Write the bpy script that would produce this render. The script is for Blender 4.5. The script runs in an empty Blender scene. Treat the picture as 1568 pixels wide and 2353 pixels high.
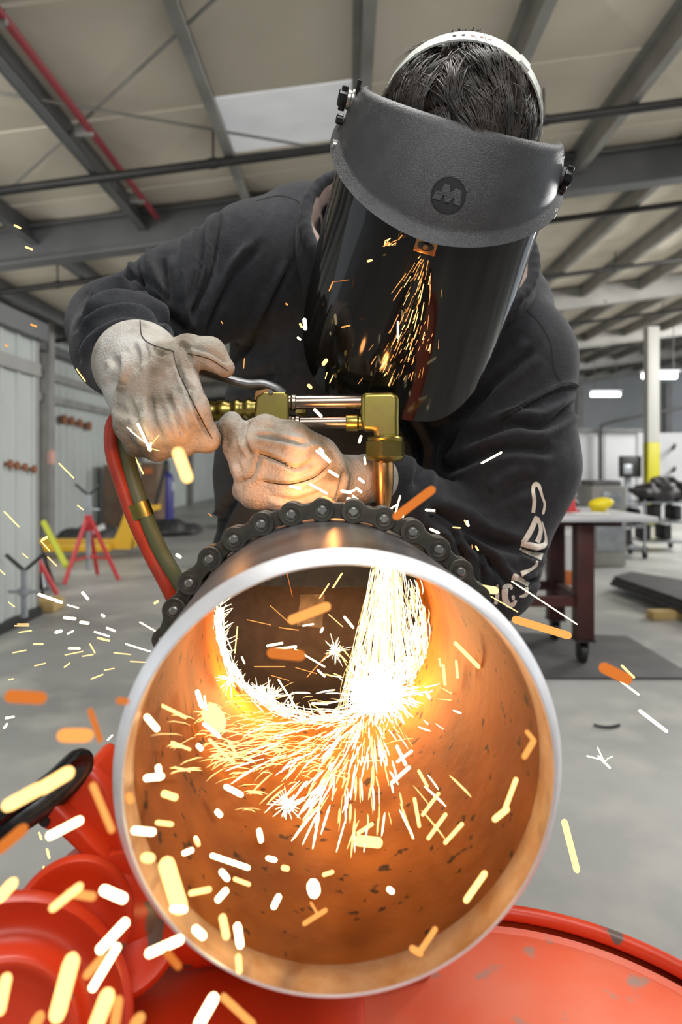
import bpy, bmesh, math, random
import numpy as np
from mathutils import Vector, Matrix
from mathutils.bvhtree import BVHTree

random.seed(7)
RNG = np.random.default_rng(7)
SC = bpy.context.scene
COL = SC.collection

# ---------------------------------------------------------------- camera (24 mm lens, level, with lens shift)
F = 1568.7            # focal length in pixels of the 1568 x 2353 frame
CX, CY = 800.0, 1070.0
ZC = 1.05             # eye height


def P(px, py, d):
    """The point that stands at depth d (metres) on the sight line through a photo pixel."""
    return Vector(((px - CX) / F * d, d, ZC - (py - CY) / F * d))


def PX(p):
    return ((p[0] / p[1]) * F + CX, CY - (p[2] - ZC) / p[1] * F)


cam_data = bpy.data.cameras.new('camera')
cam = bpy.data.objects.new('camera', cam_data)
COL.objects.link(cam)
cam.location = (0, 0, ZC)
cam.rotation_euler = (math.pi / 2, 0, 0)
cam_data.sensor_fit = 'VERTICAL'
cam_data.sensor_height = 36.0
cam_data.lens = 24.0
cam_data.shift_x = (784.0 - CX) / 2353.0
cam_data.shift_y = (CY - 1176.5) / 2353.0
cam_data.clip_start = 0.02
cam_data.clip_end = 200
cam_data.dof.use_dof = True
cam_data.dof.focus_distance = 0.84
cam_data.dof.aperture_fstop = 4.2
SC.camera = cam

# ---------------------------------------------------------------- world, lamps, exposure
SC.view_settings.view_transform = 'Standard'
SC.view_settings.look = 'None'
SC.view_settings.exposure = 0.0
SC.view_settings.gamma = 1.0
SC.view_settings.use_curve_mapping = False
world = bpy.data.worlds.new('world')
SC.world = world
world.use_nodes = True
bg = world.node_tree.nodes['Background']
bg.inputs['Color'].default_value = (0.86, 0.93, 1.0, 1)
bg.inputs['Strength'].default_value = 1.0


def lamp(name, kind, loc, energy, color, size=0.1, target=None, size_y=None):
    ld = bpy.data.lights.new(name, kind)
    ld.energy = energy
    ld.color = color
    if kind == 'AREA':
        ld.size = size
        if size_y:
            ld.shape = 'RECTANGLE'
            ld.size_y = size_y
    else:
        ld.shadow_soft_size = size
    o = bpy.data.objects.new(name, ld)
    COL.objects.link(o)
    o.location = loc
    if target is not None:
        o.rotation_euler = (Vector(target) - Vector(loc)).to_track_quat('-Z', 'Y').to_euler()
    return o


# overhead area light above the worker, then unseen lights added to brighten the hall
lamp('unseen_area_lamp', 'AREA', (0.1, 0.75, 3.25), 46, (1.0, 0.98, 0.95), 1.3, (0.1, 0.95, 0.5), 0.9)
lamp('unseen_area_lamp', 'AREA', (-2.6, 2.6, 2.7), 70, (1.0, 0.99, 0.95), 1.4, (-3.2, 5.2, 0))
lamp('unseen_area_lamp', 'AREA', (2.6, 1.6, 3.4), 80, (1.0, 0.99, 0.96), 1.4, (2.2, 4.2, 0))
lamp('unseen_area_lamp', 'AREA', (7.0, 8.0, 3.6), 420, (1.0, 0.99, 0.96), 2.0, (4.0, 9.0, 0))
lamp('unseen_area_lamp', 'AREA', (11.0, 14.0, 4.0), 700, (1.0, 0.99, 0.96), 2.5, (5.0, 16.0, 0))
lamp('unseen_area_lamp', 'AREA', (-3.9, 5.4, 2.1), 38, (1.0, 0.99, 0.95), 1.0, (-2.6, 9.0, 0))
# light of the bounced camera flash on the roof behind the photographer
lamp('flash_lamp', 'AREA', (0.25, -1.1, 2.2), 26, (1.0, 1.0, 1.0), 1.0, (0.05, 1.0, 1.2))
# the molten cut where the jet hits the pipe wall, and the glow of sparks
lamp('glow_lamp', 'POINT', P(868, 1530, 0.91), 3.0, (1.0, 0.58, 0.22), 0.025)
lamp('glow_lamp', 'POINT', P(590, 1560, 0.93), 1.5, (1.0, 0.58, 0.22), 0.02)
lamp('spark_lamp', 'POINT', P(520, 2130, 0.53), 0.28, (1.0, 0.56, 0.2), 0.012)
lamp('spark_lamp', 'POINT', P(425, 1085, 0.735), 0.20, (1.0, 0.40, 0.11), 0.012)
lamp('glow_lamp', 'POINT', P(752, 1150, 0.738), 0.8, (1.0, 0.36, 0.09), 0.012)  # added orange light hidden behind the chain, for the glow on the gloves


# ---------------------------------------------------------------- materials
def socket(n, *names):
    for a in names:
        if a in n.inputs:
            return n.inputs[a]


MATS = {}


def mat(name, col, rough=0.6, metal=0.0, col2=None, scale=8.0, detail=4.0, lo=0.4, hi=0.65, bump=0.0, bscale=None,
        bdist=0.002, spec=0.5, col3=None, scale3=20.0, lo3=0.6, hi3=0.68, rough2=None, stretch=None, sheen=0.0, coat=0.0):
    m = bpy.data.materials.new(name)
    m.use_nodes = True
    nt = m.node_tree
    b = nt.nodes['Principled BSDF']
    b.inputs['Roughness'].default_value = rough
    b.inputs['Metallic'].default_value = metal
    s = socket(b, 'Specular IOR Level', 'Specular')
    s.default_value = spec
    if sheen:
        b.inputs['Sheen Weight'].default_value = sheen
        b.inputs['Sheen Roughness'].default_value = 0.45
    if coat:
        b.inputs['Coat Weight'].default_value = coat
        b.inputs['Coat Roughness'].default_value = 0.12
    c4 = lambda c: (c[0], c[1], c[2], 1)
    b.inputs['Base Color'].default_value = c4(col)
    tc = nt.nodes.new('ShaderNodeTexCoord')
    vec = tc.outputs['Object']
    if stretch:
        mp = nt.nodes.new('ShaderNodeMapping')
        mp.inputs['Scale'].default_value = stretch
        nt.links.new(vec, mp.inputs['Vector'])
        vec = mp.outputs['Vector']

    def noise(sc, de, l, h):
        n = nt.nodes.new('ShaderNodeTexNoise')
        n.inputs['Scale'].default_value = sc
        n.inputs['Detail'].default_value = de
        nt.links.new(vec, n.inputs['Vector'])
        r = nt.nodes.new('ShaderNodeMapRange')
        r.inputs['From Min'].default_value = l
        r.inputs['From Max'].default_value = h
        nt.links.new(n.outputs['Fac'], r.inputs['Value'])
        return n, r

    if col2 is not None:
        n, r = noise(scale, detail, lo, hi)
        mx = nt.nodes.new('ShaderNodeMix')
        mx.data_type = 'RGBA'
        mx.inputs['A'].default_value = c4(col)
        mx.inputs['B'].default_value = c4(col2)
        nt.links.new(r.outputs['Result'], mx.inputs['Factor'])
        out = mx.outputs['Result']
        if rough2 is not None:
            rr = nt.nodes.new('ShaderNodeMapRange')
            rr.inputs['To Min'].default_value = rough
            rr.inputs['To Max'].default_value = rough2
            nt.links.new(r.outputs['Result'], rr.inputs['Value'])
            nt.links.new(rr.outputs['Result'], b.inputs['Roughness'])
        if col3 is not None:
            n3, r3 = noise(scale3, 5.0, lo3, hi3)
            m3 = nt.nodes.new('ShaderNodeMix')
            m3.data_type = 'RGBA'
            nt.links.new(out, m3.inputs['A'])
            m3.inputs['B'].default_value = c4(col3)
            nt.links.new(r3.outputs['Result'], m3.inputs['Factor'])
            out = m3.outputs['Result']
        nt.links.new(out, b.inputs['Base Color'])
    if bump:
        n = nt.nodes.new('ShaderNodeTexNoise')
        n.inputs['Scale'].default_value = bscale or scale * 4
        n.inputs['Detail'].default_value = 4
        nt.links.new(vec, n.inputs['Vector'])
        bp = nt.nodes.new('ShaderNodeBump')
        bp.inputs['Strength'].default_value = bump
        bp.inputs['Distance'].default_value = bdist
        nt.links.new(n.outputs['Fac'], bp.inputs['Height'])
        nt.links.new(bp.outputs['Normal'], b.inputs['Normal'])
    MATS[name] = m
    return m


def emit(name, col, strength):
    m = bpy.data.materials.new(name)
    m.use_nodes = True
    nt = m.node_tree
    nt.nodes.remove(nt.nodes['Principled BSDF'])
    e = nt.nodes.new('ShaderNodeEmission')
    e.inputs['Color'].default_value = (col[0], col[1], col[2], 1)
    e.inputs['Strength'].default_value = strength
    nt.links.new(e.outputs['Emission'], nt.nodes['Material Output'].inputs['Surface'])
    m.cycles.emission_sampling = 'NONE'
    MATS[name] = m
    return m


M_CONCRETE = mat('concrete', (0.40, 0.40, 0.385), 0.42, 0, (0.27, 0.27, 0.26), 0.8, 10, 0.38, 0.62, 0.15, 30, 0.003, 0.45,
                 (0.47, 0.465, 0.42), 2.6, 0.5, 0.72)
M_INSUL = mat('roof_lining', (0.74, 0.67, 0.56), 0.75, 0, (0.63, 0.57, 0.465), 0.9, 5, 0.35, 0.7, 0.25, 3.0, 0.02, 0.25)
M_SKYL = mat('skylight_sheet', (0.88, 0.89, 0.90), 0.5, 0, (0.7, 0.7, 0.7), 3, 3, 0.4, 0.7)
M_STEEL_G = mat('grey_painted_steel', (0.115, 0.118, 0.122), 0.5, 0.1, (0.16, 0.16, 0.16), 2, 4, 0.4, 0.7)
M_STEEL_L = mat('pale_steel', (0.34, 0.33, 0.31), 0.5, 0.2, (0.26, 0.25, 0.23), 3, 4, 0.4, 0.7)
M_DARKPIPE = mat('black_iron', (0.022, 0.022, 0.022), 0.5, 0.2, (0.035, 0.033, 0.03), 6, 4)
M_REDPIPE = mat('red_conduit_paint', (0.28, 0.03, 0.04), 0.5)
M_WALL = mat('wall_sheet', (0.47, 0.50, 0.475), 0.5, 0, (0.41, 0.435, 0.41), 1.2, 5, 0.4, 0.7)
M_WALLB = mat('pale_wall', (0.48, 0.49, 0.50), 0.7, 0, (0.40, 0.41, 0.42), 0.6, 4, 0.4, 0.7)
M_WHITEW = mat('white_wall', (0.68, 0.69, 0.72), 0.6, 0, (0.6, 0.61, 0.64), 1.0, 4)
M_COLW = mat('column_white', (0.44, 0.44, 0.40), 0.5)
M_COLY = mat('column_yellow', (0.46, 0.42, 0.012), 0.5)
M_HOODIE = mat('black_fleece', (0.024, 0.0255, 0.029), 0.92, 0, (0.036, 0.038, 0.043), 60, 4, 0.35, 0.7, 0.8, 520, 0.0016, 0.25,
               (0.05, 0.05, 0.052), 260, 0.70, 0.76, sheen=0.14)
M_SEAM_SHADE = mat('stitching_and_hood_shade', (0.010, 0.010, 0.011), 0.9)
M_LINING = mat('beige_lining', (0.48, 0.36, 0.31), 0.9, 0, (0.36, 0.27, 0.23), 40, 4)
M_JEANS = mat('brown_canvas', (0.060, 0.034, 0.021), 0.9, 0, (0.080, 0.048, 0.030), 50, 5, bump=0.3, bscale=700, bdist=0.0006)
M_PATCH = mat('pale_patch', (0.26, 0.17, 0.10), 0.85, 0, (0.13, 0.09, 0.06), 60, 4)
M_PRINT = mat('cream_print', (0.86, 0.80, 0.68), 0.7, 0, (0.66, 0.59, 0.48), 60, 5, 0.4, 0.75)
M_SKIN = mat('skin', (0.50, 0.28, 0.20), 0.55)
M_HAIR = mat('dark_brown_hair', (0.024, 0.017, 0.012), 0.38, 0, (0.07, 0.053, 0.04), 30, 3, 0.4, 0.75)
M_GLOVE = mat('suede_glove', (0.46, 0.41, 0.34), 0.95, 0, (0.17, 0.135, 0.09), 19, 10, 0.46, 0.66, 0.9, 330, 0.0022, 0.15,
              (0.60, 0.58, 0.54), 12, 0.5, 0.68)
M_GSEAM = mat('glove_stitching', (0.055, 0.045, 0.037), 0.95)
M_BLKPLAS = mat('black_textured_plastic', (0.036, 0.037, 0.039), 0.34, 0, (0.050, 0.051, 0.053), 50, 3, 0.4, 0.7, 0.7, 900, 0.0009, 0.8)
M_BLKSHINY = mat('black_smooth_plastic', (0.012, 0.012, 0.013), 0.28)
M_EMBLEM = mat('emblem_plastic', (0.022, 0.022, 0.023), 0.38)
M_BAND = mat('white_headband_plastic', (0.74, 0.78, 0.72), 0.4, 0, (0.64, 0.68, 0.60), 30, 3)
M_BRASS = mat('brass', (0.40, 0.325, 0.085), 0.30, 1.0, (0.24, 0.19, 0.07), 35, 4, 0.4, 0.7, rough2=0.42)
M_COPPER = mat('copper_tip', (0.62, 0.33, 0.13), 0.28, 1.0, (0.45, 0.24, 0.10), 40, 4)
M_TUBE = mat('torch_tube_steel', (0.36, 0.29, 0.24), 0.25, 1.0, (0.33, 0.26, 0.21), 30, 4)
M_LEVER = mat('lever_steel', (0.20, 0.205, 0.21), 0.46, 0.8, (0.14, 0.14, 0.14), 30, 4)
M_HRED = mat('red_rubber', (0.50, 0.045, 0.015), 0.48, 0, (0.36, 0.035, 0.015), 40, 4, 0.4, 0.7, 0.15, 300)
M_HGREEN = mat('green_rubber', (0.10, 0.13, 0.055), 0.48, 0, (0.14, 0.15, 0.08), 30, 4, 0.4, 0.7, 0.15, 300)
M_RUST = mat('rusty_bore', (0.30, 0.085, 0.0065), 0.75, 0.0, (0.16, 0.042, 0.0035), 9, 9, 0.40, 0.66, 0.35, 60, 0.003, 0.12,
             (0.045, 0.014, 0.004), 62, 0.625, 0.67)
M_GROUND = mat('ground_inner_lip', (0.40, 0.28, 0.17), 0.5, 0.4, (0.30, 0.15, 0.05), 40, 7, 0.4, 0.65, 0.2, 90, 0.001, 0.4)
M_PIPE = mat('mill_scale_steel', (0.20, 0.20, 0.21), 0.36, 0.75, (0.11, 0.095, 0.09), 14, 7, 0.35, 0.65, 0.2, 80, 0.001)
M_RIM = mat('bevelled_bright_steel', (0.97, 0.97, 0.98), 0.42, 0.55, (0.80, 0.80, 0.82), 25, 5, 0.35, 0.7, 0.1, 120, 0.0006)
M_CHAIN = mat('oily_chain_steel', (0.125, 0.115, 0.095), 0.42, 0.75, (0.075, 0.068, 0.056), 60, 5, 0.35, 0.7)
M_PIN = mat('worn_pin_steel', (0.42, 0.41, 0.38), 0.32, 0.95)
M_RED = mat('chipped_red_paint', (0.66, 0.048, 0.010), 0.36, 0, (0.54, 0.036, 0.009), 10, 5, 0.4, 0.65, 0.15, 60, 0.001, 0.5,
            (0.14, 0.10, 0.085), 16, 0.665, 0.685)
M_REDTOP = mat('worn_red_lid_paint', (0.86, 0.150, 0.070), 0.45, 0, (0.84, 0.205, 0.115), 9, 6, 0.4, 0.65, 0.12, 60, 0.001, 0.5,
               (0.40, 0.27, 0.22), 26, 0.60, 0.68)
M_BLKCLAMP = mat('black_clamp_steel', (0.09, 0.09, 0.092), 0.28, 0.9, (0.04, 0.04, 0.042), 50, 5)
M_DKRED = mat('oxide_red_paint', (0.060, 0.012, 0.010), 0.5, 0, (0.035, 0.009, 0.008), 6, 4)
M_TOP = mat('table_plate', (0.62, 0.62, 0.64), 0.4, 0.3, (0.5, 0.5, 0.52), 6, 4)
M_YEL = mat('yellow_plastic', (0.78, 0.62, 0.01), 0.5)
M_YELP = mat('yellow_paint', (0.70, 0.40, 0.02), 0.45)
M_LIME = mat('lime_paint', (0.52, 0.55, 0.06), 0.5)
M_REDP = mat('red_paint', (0.50, 0.03, 0.035), 0.45)
M_CARD = mat('cardboard', (0.20, 0.135, 0.09), 0.9, 0, (0.16, 0.105, 0.07), 6, 4)
M_BLUE = mat('blue_paint', (0.035, 0.035, 0.21), 0.4)
M_LABELW = mat('white_label', (0.7, 0.7, 0.7), 0.6)
M_ORNG = mat('orange_print', (0.55, 0.15, 0.04), 0.6)
M_BLACK = mat('black_rubber', (0.012, 0.012, 0.012), 0.5)
M_DARK = mat('dark_scrap', (0.035, 0.034, 0.036), 0.6, 0.2, (0.06, 0.058, 0.058), 12, 4)
M_GALV = mat('galvanised', (0.40, 0.42, 0.45), 0.4, 0.6, (0.32, 0.34, 0.37), 20, 4)
M_WOOD = mat('pale_wood', (0.48, 0.34, 0.14), 0.8, 0, (0.38, 0.26, 0.10), 8, 4, stretch=(1, 8, 8))
M_DKSHEET = mat('dark_floor_sheet', (0.080, 0.078, 0.078), 0.55, 0.2, (0.11, 0.105, 0.105), 4, 5)
M_RUSTK = mat('rust_knob', (0.26, 0.10, 0.05), 0.8)
M_PINK = mat('pink_plastic', (0.62, 0.36, 0.30), 0.6)
E_TUBE = emit('tube_glow', (1.0, 1.0, 0.98), 9.0)
E_TUBE.cycles.emission_sampling = 'AUTO'
E_WHITE = emit('spark_white', (1.0, 0.78, 0.44), 6.0)
E_YEL = emit('spark_yellow', (1.0, 0.60, 0.20), 2.6)
E_ORG = emit('spark_orange', (1.0, 0.40, 0.10), 1.25)
E_DIM = emit('spark_dim', (0.85, 0.23, 0.04), 0.9)
E_CORE = emit('molten_core', (1.0, 0.80, 0.48), 8.0)

M_SKYL.node_tree.nodes['Principled BSDF'].inputs['Emission Color'].default_value = (0.95, 0.97, 1.0, 1)
M_SKYL.node_tree.nodes['Principled BSDF'].inputs['Emission Strength'].default_value = 0.22

# visor: dark smoked polycarbonate, reflective and barely see-through
m = bpy.data.materials.new('smoked_visor')
m.use_nodes = True
nt = m.node_tree
b = nt.nodes['Principled BSDF']
b.inputs['Base Color'].default_value = (0.007, 0.0065, 0.005, 1)
b.inputs['Roughness'].default_value = 0.07
tr = nt.nodes.new('ShaderNodeBsdfTransparent')
tr.inputs['Color'].default_value = (0.10, 0.085, 0.05, 1)
mx = nt.nodes.new('ShaderNodeMixShader')
mx.inputs['Fac'].default_value = 0.10
nt.links.new(b.outputs['BSDF'], mx.inputs[1])
nt.links.new(tr.outputs['BSDF'], mx.inputs[2])
nt.links.new(mx.outputs['Shader'], nt.nodes['Material Output'].inputs['Surface'])
M_VISOR = m


# ---------------------------------------------------------------- object helpers
def tag(o, label=None, cat=None, group=None, kind=None):
    if label:
        o['label'] = label
    if cat:
        o['category'] = cat
    if group:
        o['group'] = group
    if kind:
        o['kind'] = kind
    return o


def empty(name, loc, label=None, cat=None, group=None, kind=None):
    o = bpy.data.objects.new(name, None)
    o.empty_display_size = 0.05
    COL.objects.link(o)
    o.location = loc
    return tag(o, label, cat, group, kind)


def wmat(o):
    m = Matrix.LocRotScale(o.location, o.rotation_euler, o.scale)
    return wmat(o.parent) @ o.matrix_parent_inverse @ m if o.parent else m


def attach(o, parent):
    if parent is not None:
        o.parent = parent
        o.matrix_parent_inverse = wmat(parent).inverted()
    return o


def obj_from(name, me, mats, parent=None):
    o = bpy.data.objects.new(name, me)
    COL.objects.link(o)
    if mats is not None:
        for mm in (mats if isinstance(mats, (list, tuple)) else [mats]):
            me.materials.append(mm)
    return attach(o, parent)


def mesh(name, verts, faces, mats, parent=None, smooth=True, sharp=None, midx=None):
    me = bpy.data.meshes.new(name)
    me.from_pydata([tuple(v) for v in verts], [], [tuple(int(i) for i in f) for f in faces])
    me.update()
    if smooth:
        me.polygons.foreach_set('use_smooth', [True] * len(me.polygons))
        if sharp is not None:
            me.set_sharp_from_angle(angle=math.radians(sharp))
    if midx is not None:
        me.polygons.foreach_set('material_index', midx)
    return obj_from(name, me, mats, parent)


def frame(axis, hint=(0, 0, 1)):
    z = Vector(axis).normalized()
    h = Vector(hint)
    if abs(z.dot(h.normalized())) > 0.98:
        h = Vector((1, 0, 0)) if abs(z.x) < 0.9 else Vector((0, 1, 0))
    x = h.cross(z).normalized()
    y = z.cross(x)
    return x, y, z


class MB:
    """Collects simple solids and links them as ONE mesh object."""

    def __init__(s):
        s.v, s.f, s.m = [], [], []
        s.mi = 0

    def add(s, vs, fs):
        o = len(s.v)
        s.v += [Vector(v) for v in vs]
        s.f += [tuple(i + o for i in f) for f in fs]
        s.m += [s.mi] * len(fs)
        return s

    def box(s, c, size, rot=None, bev=0.0):
        c = Vector(c)
        hx, hy, hz = size[0] / 2, size[1] / 2, size[2] / 2
        R = rot if rot is not None else Matrix.Identity(3)
        if bev <= 0:
            vs = [c + R @ Vector((x, y, z)) for x in (-hx, hx) for y in (-hy, hy) for z in (-hz, hz)]
            return s.add(vs, [(0, 1, 3, 2), (4, 6, 7, 5), (0, 4, 5, 1), (2, 3, 7, 6), (0, 2, 6, 4), (1, 5, 7, 3)])
        bm = bmesh.new()
        bmesh.ops.create_cube(bm, size=1)
        for v in bm.verts:
            v.co = Vector((v.co.x * size[0], v.co.y * size[1], v.co.z * size[2]))
        bmesh.ops.bevel(bm, geom=list(bm.edges), offset=bev, segments=2, affect='EDGES', profile=0.5)
        bm.verts.index_update()
        vs = [c + R @ v.co for v in bm.verts]
        fs = [tuple(v.index for v in f.verts) for f in bm.faces]
        bm.free()
        return s.add(vs, fs)

    def tube(s, path, r, n=12, caps=True, flat=1.0, hint=(0, 0, 1)):
        path = [Vector(p) for p in path]
        rr = r if isinstance(r, (list, tuple)) else [r] * len(path)
        vs, fs = [], []
        px = None
        for i, p in enumerate(path):
            t = (path[min(i + 1, len(path) - 1)] - path[max(i - 1, 0)])
            if px is None:
                x, y, z = frame(t, hint)
            else:
                z = t.normalized()
                x = (px - z * px.dot(z)).normalized()
                y = z.cross(x)
            px = x
            for k in range(n):
                a = 2 * math.pi * k / n
                vs.append(p + x * (math.cos(a) * rr[i]) + y * (math.sin(a) * rr[i] * flat))
        for i in range(len(path) - 1):
            for k in range(n):
                k2 = (k + 1) % n
                fs.append((i * n + k, i * n + k2, (i + 1) * n + k2, (i + 1) * n + k))
        if caps:
            fs.append(tuple(range(n))[::-1])
            fs.append(tuple((len(path) - 1) * n + k for k in range(n)))
        return s.add(vs, fs)

    def lathe(s, prof, origin, axis, n=32, hint=(0, 0, 1), a0=0.0, a1=2 * math.pi):
        """prof: (radius, height along axis)"""
        x, y, z = frame(axis, hint)
        o = Vector(origin)
        full = abs(a1 - a0 - 2 * math.pi) < 1e-6
        na = n if full else n + 1
        vs, fs = [], []
        for (r, h) in prof:
            for k in range(na):
                a = a0 + (a1 - a0) * k / n
                vs.append(o + z * h + x * (math.cos(a) * r) + y * (math.sin(a) * r))
        for i in range(len(prof) - 1):
            for k in range(n):
                k2 = (k + 1) % na
                fs.append((i * na + k, i * na + k2, (i + 1) * na + k2, (i + 1) * na + k))
        return s.add(vs, fs)

    def prism(s, poly, origin, ax, ay, depth):
        """a flat outline (u, v) on axes ax, ay extruded along ax x ay by depth"""
        o, ax, ay = Vector(origin), Vector(ax), Vector(ay)
        nz = ax.cross(ay).normalized() * depth
        n = len(poly)
        vs = [o + ax * u + ay * v for u, v in poly] + [o + ax * u + ay * v + nz for u, v in poly]
        fs = [tuple(range(n))[::-1], tuple(range(n, 2 * n))]
        fs += [(i, (i + 1) % n, n + (i + 1) % n, n + i) for i in range(n)]
        return s.add(vs, fs)

    def ball(s, c, r, n=12, m=8, R=None):
        c = Vector(c)
        r = r if isinstance(r, (list, tuple)) else (r, r, r)
        R = R if R is not None else Matrix.Identity(3)
        vs, fs = [], []
        for i in range(m + 1):
            t = math.pi * i / m
            for k in range(n):
                a = 2 * math.pi * k / n
                vs.append(c + R @ Vector((r[0] * math.sin(t) * math.cos(a), r[1] * math.sin(t) * math.sin(a), r[2] * math.cos(t))))
        for i in range(m):
            for k in range(n):
                k2 = (k + 1) % n
                fs.append((i * n + k, (i + 1) * n + k, (i + 1) * n + k2, i * n + k2))
        return s.add(vs, fs)

    def build(s, name, mats, parent=None, smooth=True, sharp=35):
        o = mesh(name, s.v, s.f, mats, parent, False, None, s.m)
        bm = bmesh.new()
        bm.from_mesh(o.data)
        bmesh.ops.remove_doubles(bm, verts=bm.verts, dist=1e-6)
        bmesh.ops.recalc_face_normals(bm, faces=bm.faces)
        bm.to_mesh(o.data)
        bm.free()
        if smooth:
            o.data.polygons.foreach_set('use_smooth', [True] * len(o.data.polygons))
            o.data.set_sharp_from_angle(angle=math.radians(sharp))
        return o


def spline(pts, n=8):
    pts = [Vector(p) for p in pts]
    out = []
    for i in range(len(pts) - 1):
        p0, p1, p2, p3 = pts[max(i - 1, 0)], pts[i], pts[i + 1], pts[min(i + 2, len(pts) - 1)]
        for k in range(n):
            t = k / n
            out.append(0.5 * ((2 * p1) + (p2 - p0) * t + (2 * p0 - 5 * p1 + 4 * p2 - p3) * t * t + (3 * p1 - p0 - 3 * p2 + p3) * t ** 3))
    out.append(pts[-1])
    return out


# ---------------------------------------------------------------- blended solids for the figure (distance field + surface nets)
class SDF:
    def __init__(s, lo, hi, h):
        s.h = h
        s.lo = np.array(lo, dtype=np.float32)
        s.n = np.ceil((np.array(hi) - np.array(lo)) / h).astype(int) + 1
        s.F = np.full(s.n, 1.0, dtype=np.float32)

    def _win(s, lo, hi):
        a = np.maximum(np.floor((np.array(lo) - s.lo) / s.h).astype(int), 0)
        b = np.minimum(np.ceil((np.array(hi) - s.lo) / s.h).astype(int) + 1, s.n)
        g = [s.lo[i] + s.h * np.arange(a[i], b[i], dtype=np.float32) for i in range(3)]
        sl = tuple(slice(a[i], b[i]) for i in range(3))
        return sl, np.meshgrid(*g, indexing='ij')

    def _put(s, sl, d, k, cut=False):
        A = s.F[sl]
        if cut:
            d = -d
            h = np.clip(0.5 - 0.5 * (A - d) / k, 0, 1)
            s.F[sl] = A + (d - A) * h + k * h * (1 - h)
        else:
            h = np.clip(0.5 + 0.5 * (A - d) / k, 0, 1)
            s.F[sl] = A + (d - A) * h - k * h * (1 - h)

    def cone(s, a, b, ra, rb, k=0.02, cut=False, flat=None):
        a, b = np.array(a, dtype=np.float32), np.array(b, dtype=np.float32)
        m = max(ra, rb) + 2 * k + 3 * s.h
        sl, (X, Y, Z) = s._win(np.minimum(a, b) - m, np.maximum(a, b) + m)
        ab = b - a
        L = float(ab @ ab) + 1e-12
        t = np.clip(((X - a[0]) * ab[0] + (Y - a[1]) * ab[1] + (Z - a[2]) * ab[2]) / L, 0, 1)
        d = np.sqrt((X - a[0] - t * ab[0]) ** 2 + (Y - a[1] - t * ab[1]) ** 2 + (Z - a[2] - t * ab[2]) ** 2) - (ra + t * (rb - ra))
        s._put(sl, d, k, cut)
        return s

    def chain(s, pts, rs, k=0.02):
        for i in range(len(pts) - 1):
            s.cone(pts[i], pts[i + 1], rs[i], rs[i + 1], k)
        return s

    def ell(s, c, r, k=0.02, R=None, cut=False):
        c = np.array(c, dtype=np.float32)
        m = max(r) + 2 * k + 3 * s.h
        sl, (X, Y, Z) = s._win(c - m, c + m)
        X, Y, Z = X - c[0], Y - c[1], Z - c[2]
        if R is not None:
            R = np.array(R)
            X, Y, Z = (R[0][0] * X + R[1][0] * Y + R[2][0] * Z, R[0][1] * X + R[1][1] * Y + R[2][1] * Z,
                       R[0][2] * X + R[1][2] * Y + R[2][2] * Z)
        q = np.sqrt((X / r[0]) ** 2 + (Y / r[1]) ** 2 + (Z / r[2]) ** 2)
        g = np.sqrt((X / r[0] ** 2) ** 2 + (Y / r[1] ** 2) ** 2 + (Z / r[2] ** 2) ** 2)
        d = q * (q - 1) / np.maximum(g, 1e-6)
        s._put(sl, d, k, cut)
        return s

    def extract(s):
        Fv, n = s.F, s.n
        ins = Fv < 0
        c = ins[:-1, :-1, :-1].astype(np.int8)
        tot = np.zeros_like(c)
        offs = [(i, j, k) for i in (0, 1) for j in (0, 1) for k in (0, 1)]
        for (i, j, k) in offs:
            tot += ins[i:n[0] - 1 + i, j:n[1] - 1 + j, k:n[2] - 1 + k]
        act = np.argwhere((tot > 0) & (tot < 8))
        idx = np.full(tot.shape, -1, dtype=np.int32)
        idx[act[:, 0], act[:, 1], act[:, 2]] = np.arange(len(act))
        val = {o: Fv[act[:, 0] + o[0], act[:, 1] + o[1], act[:, 2] + o[2]] for o in offs}
        acc = np.zeros((len(act), 3))
        cnt = np.zeros(len(act))
        for o in offs:
            for ax in range(3):
                if o[ax] == 0:
                    o2 = tuple(1 if i == ax else o[i] for i in range(3))
                    a, b = val[o], val[o2]
                    x = (a < 0) != (b < 0)
                    t = np.where(x, a / np.where(x, a - b, 1), 0)
                    p = np.tile(np.array(o, dtype=float), (len(act), 1))
                    p[:, ax] += t
                    acc += p * x[:, None]
                    cnt += x
        V = (acc / cnt[:, None] + act) * s.h + s.lo
        faces = []
        for ax in range(3):
            u, w = [(1, 2), (2, 0), (0, 1)][ax]
            sl0 = [slice(1, n[i] - 1) for i in range(3)]
            sl1 = list(sl0)
            sl0[ax] = slice(0, n[ax] - 1)
            sl1[ax] = slice(1, n[ax])
            a, b = ins[tuple(sl0)], ins[tuple(sl1)]
            e = np.argwhere(a != b)
            off = np.array([1, 1, 1])
            off[ax] = 0
            flip = a[e[:, 0], e[:, 1], e[:, 2]]
            g = e + off
            q = []
            for (du, dw) in ((-1, -1), (0, -1), (0, 0), (-1, 0)):
                h = g.copy()
                h[:, u] += du
                h[:, w] += dw
                q.append(idx[h[:, 0], h[:, 1], h[:, 2]])
            q = np.stack(q, 1)
            q = np.where(flip[:, None], q, q[:, ::-1])
            faces.append(q)
        Fc = np.concatenate(faces)
        Fc = Fc[(Fc >= 0).all(1)]
        return V, Fc


def vnormals(V, Fc):
    n = np.cross(V[Fc[:, 2]] - V[Fc[:, 0]], V[Fc[:, 3]] - V[Fc[:, 1]])
    N = np.zeros_like(V)
    for i in range(4):
        np.add.at(N, Fc[:, i], n)
    return N / np.maximum(np.linalg.norm(N, axis=1, keepdims=True), 1e-12)


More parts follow.
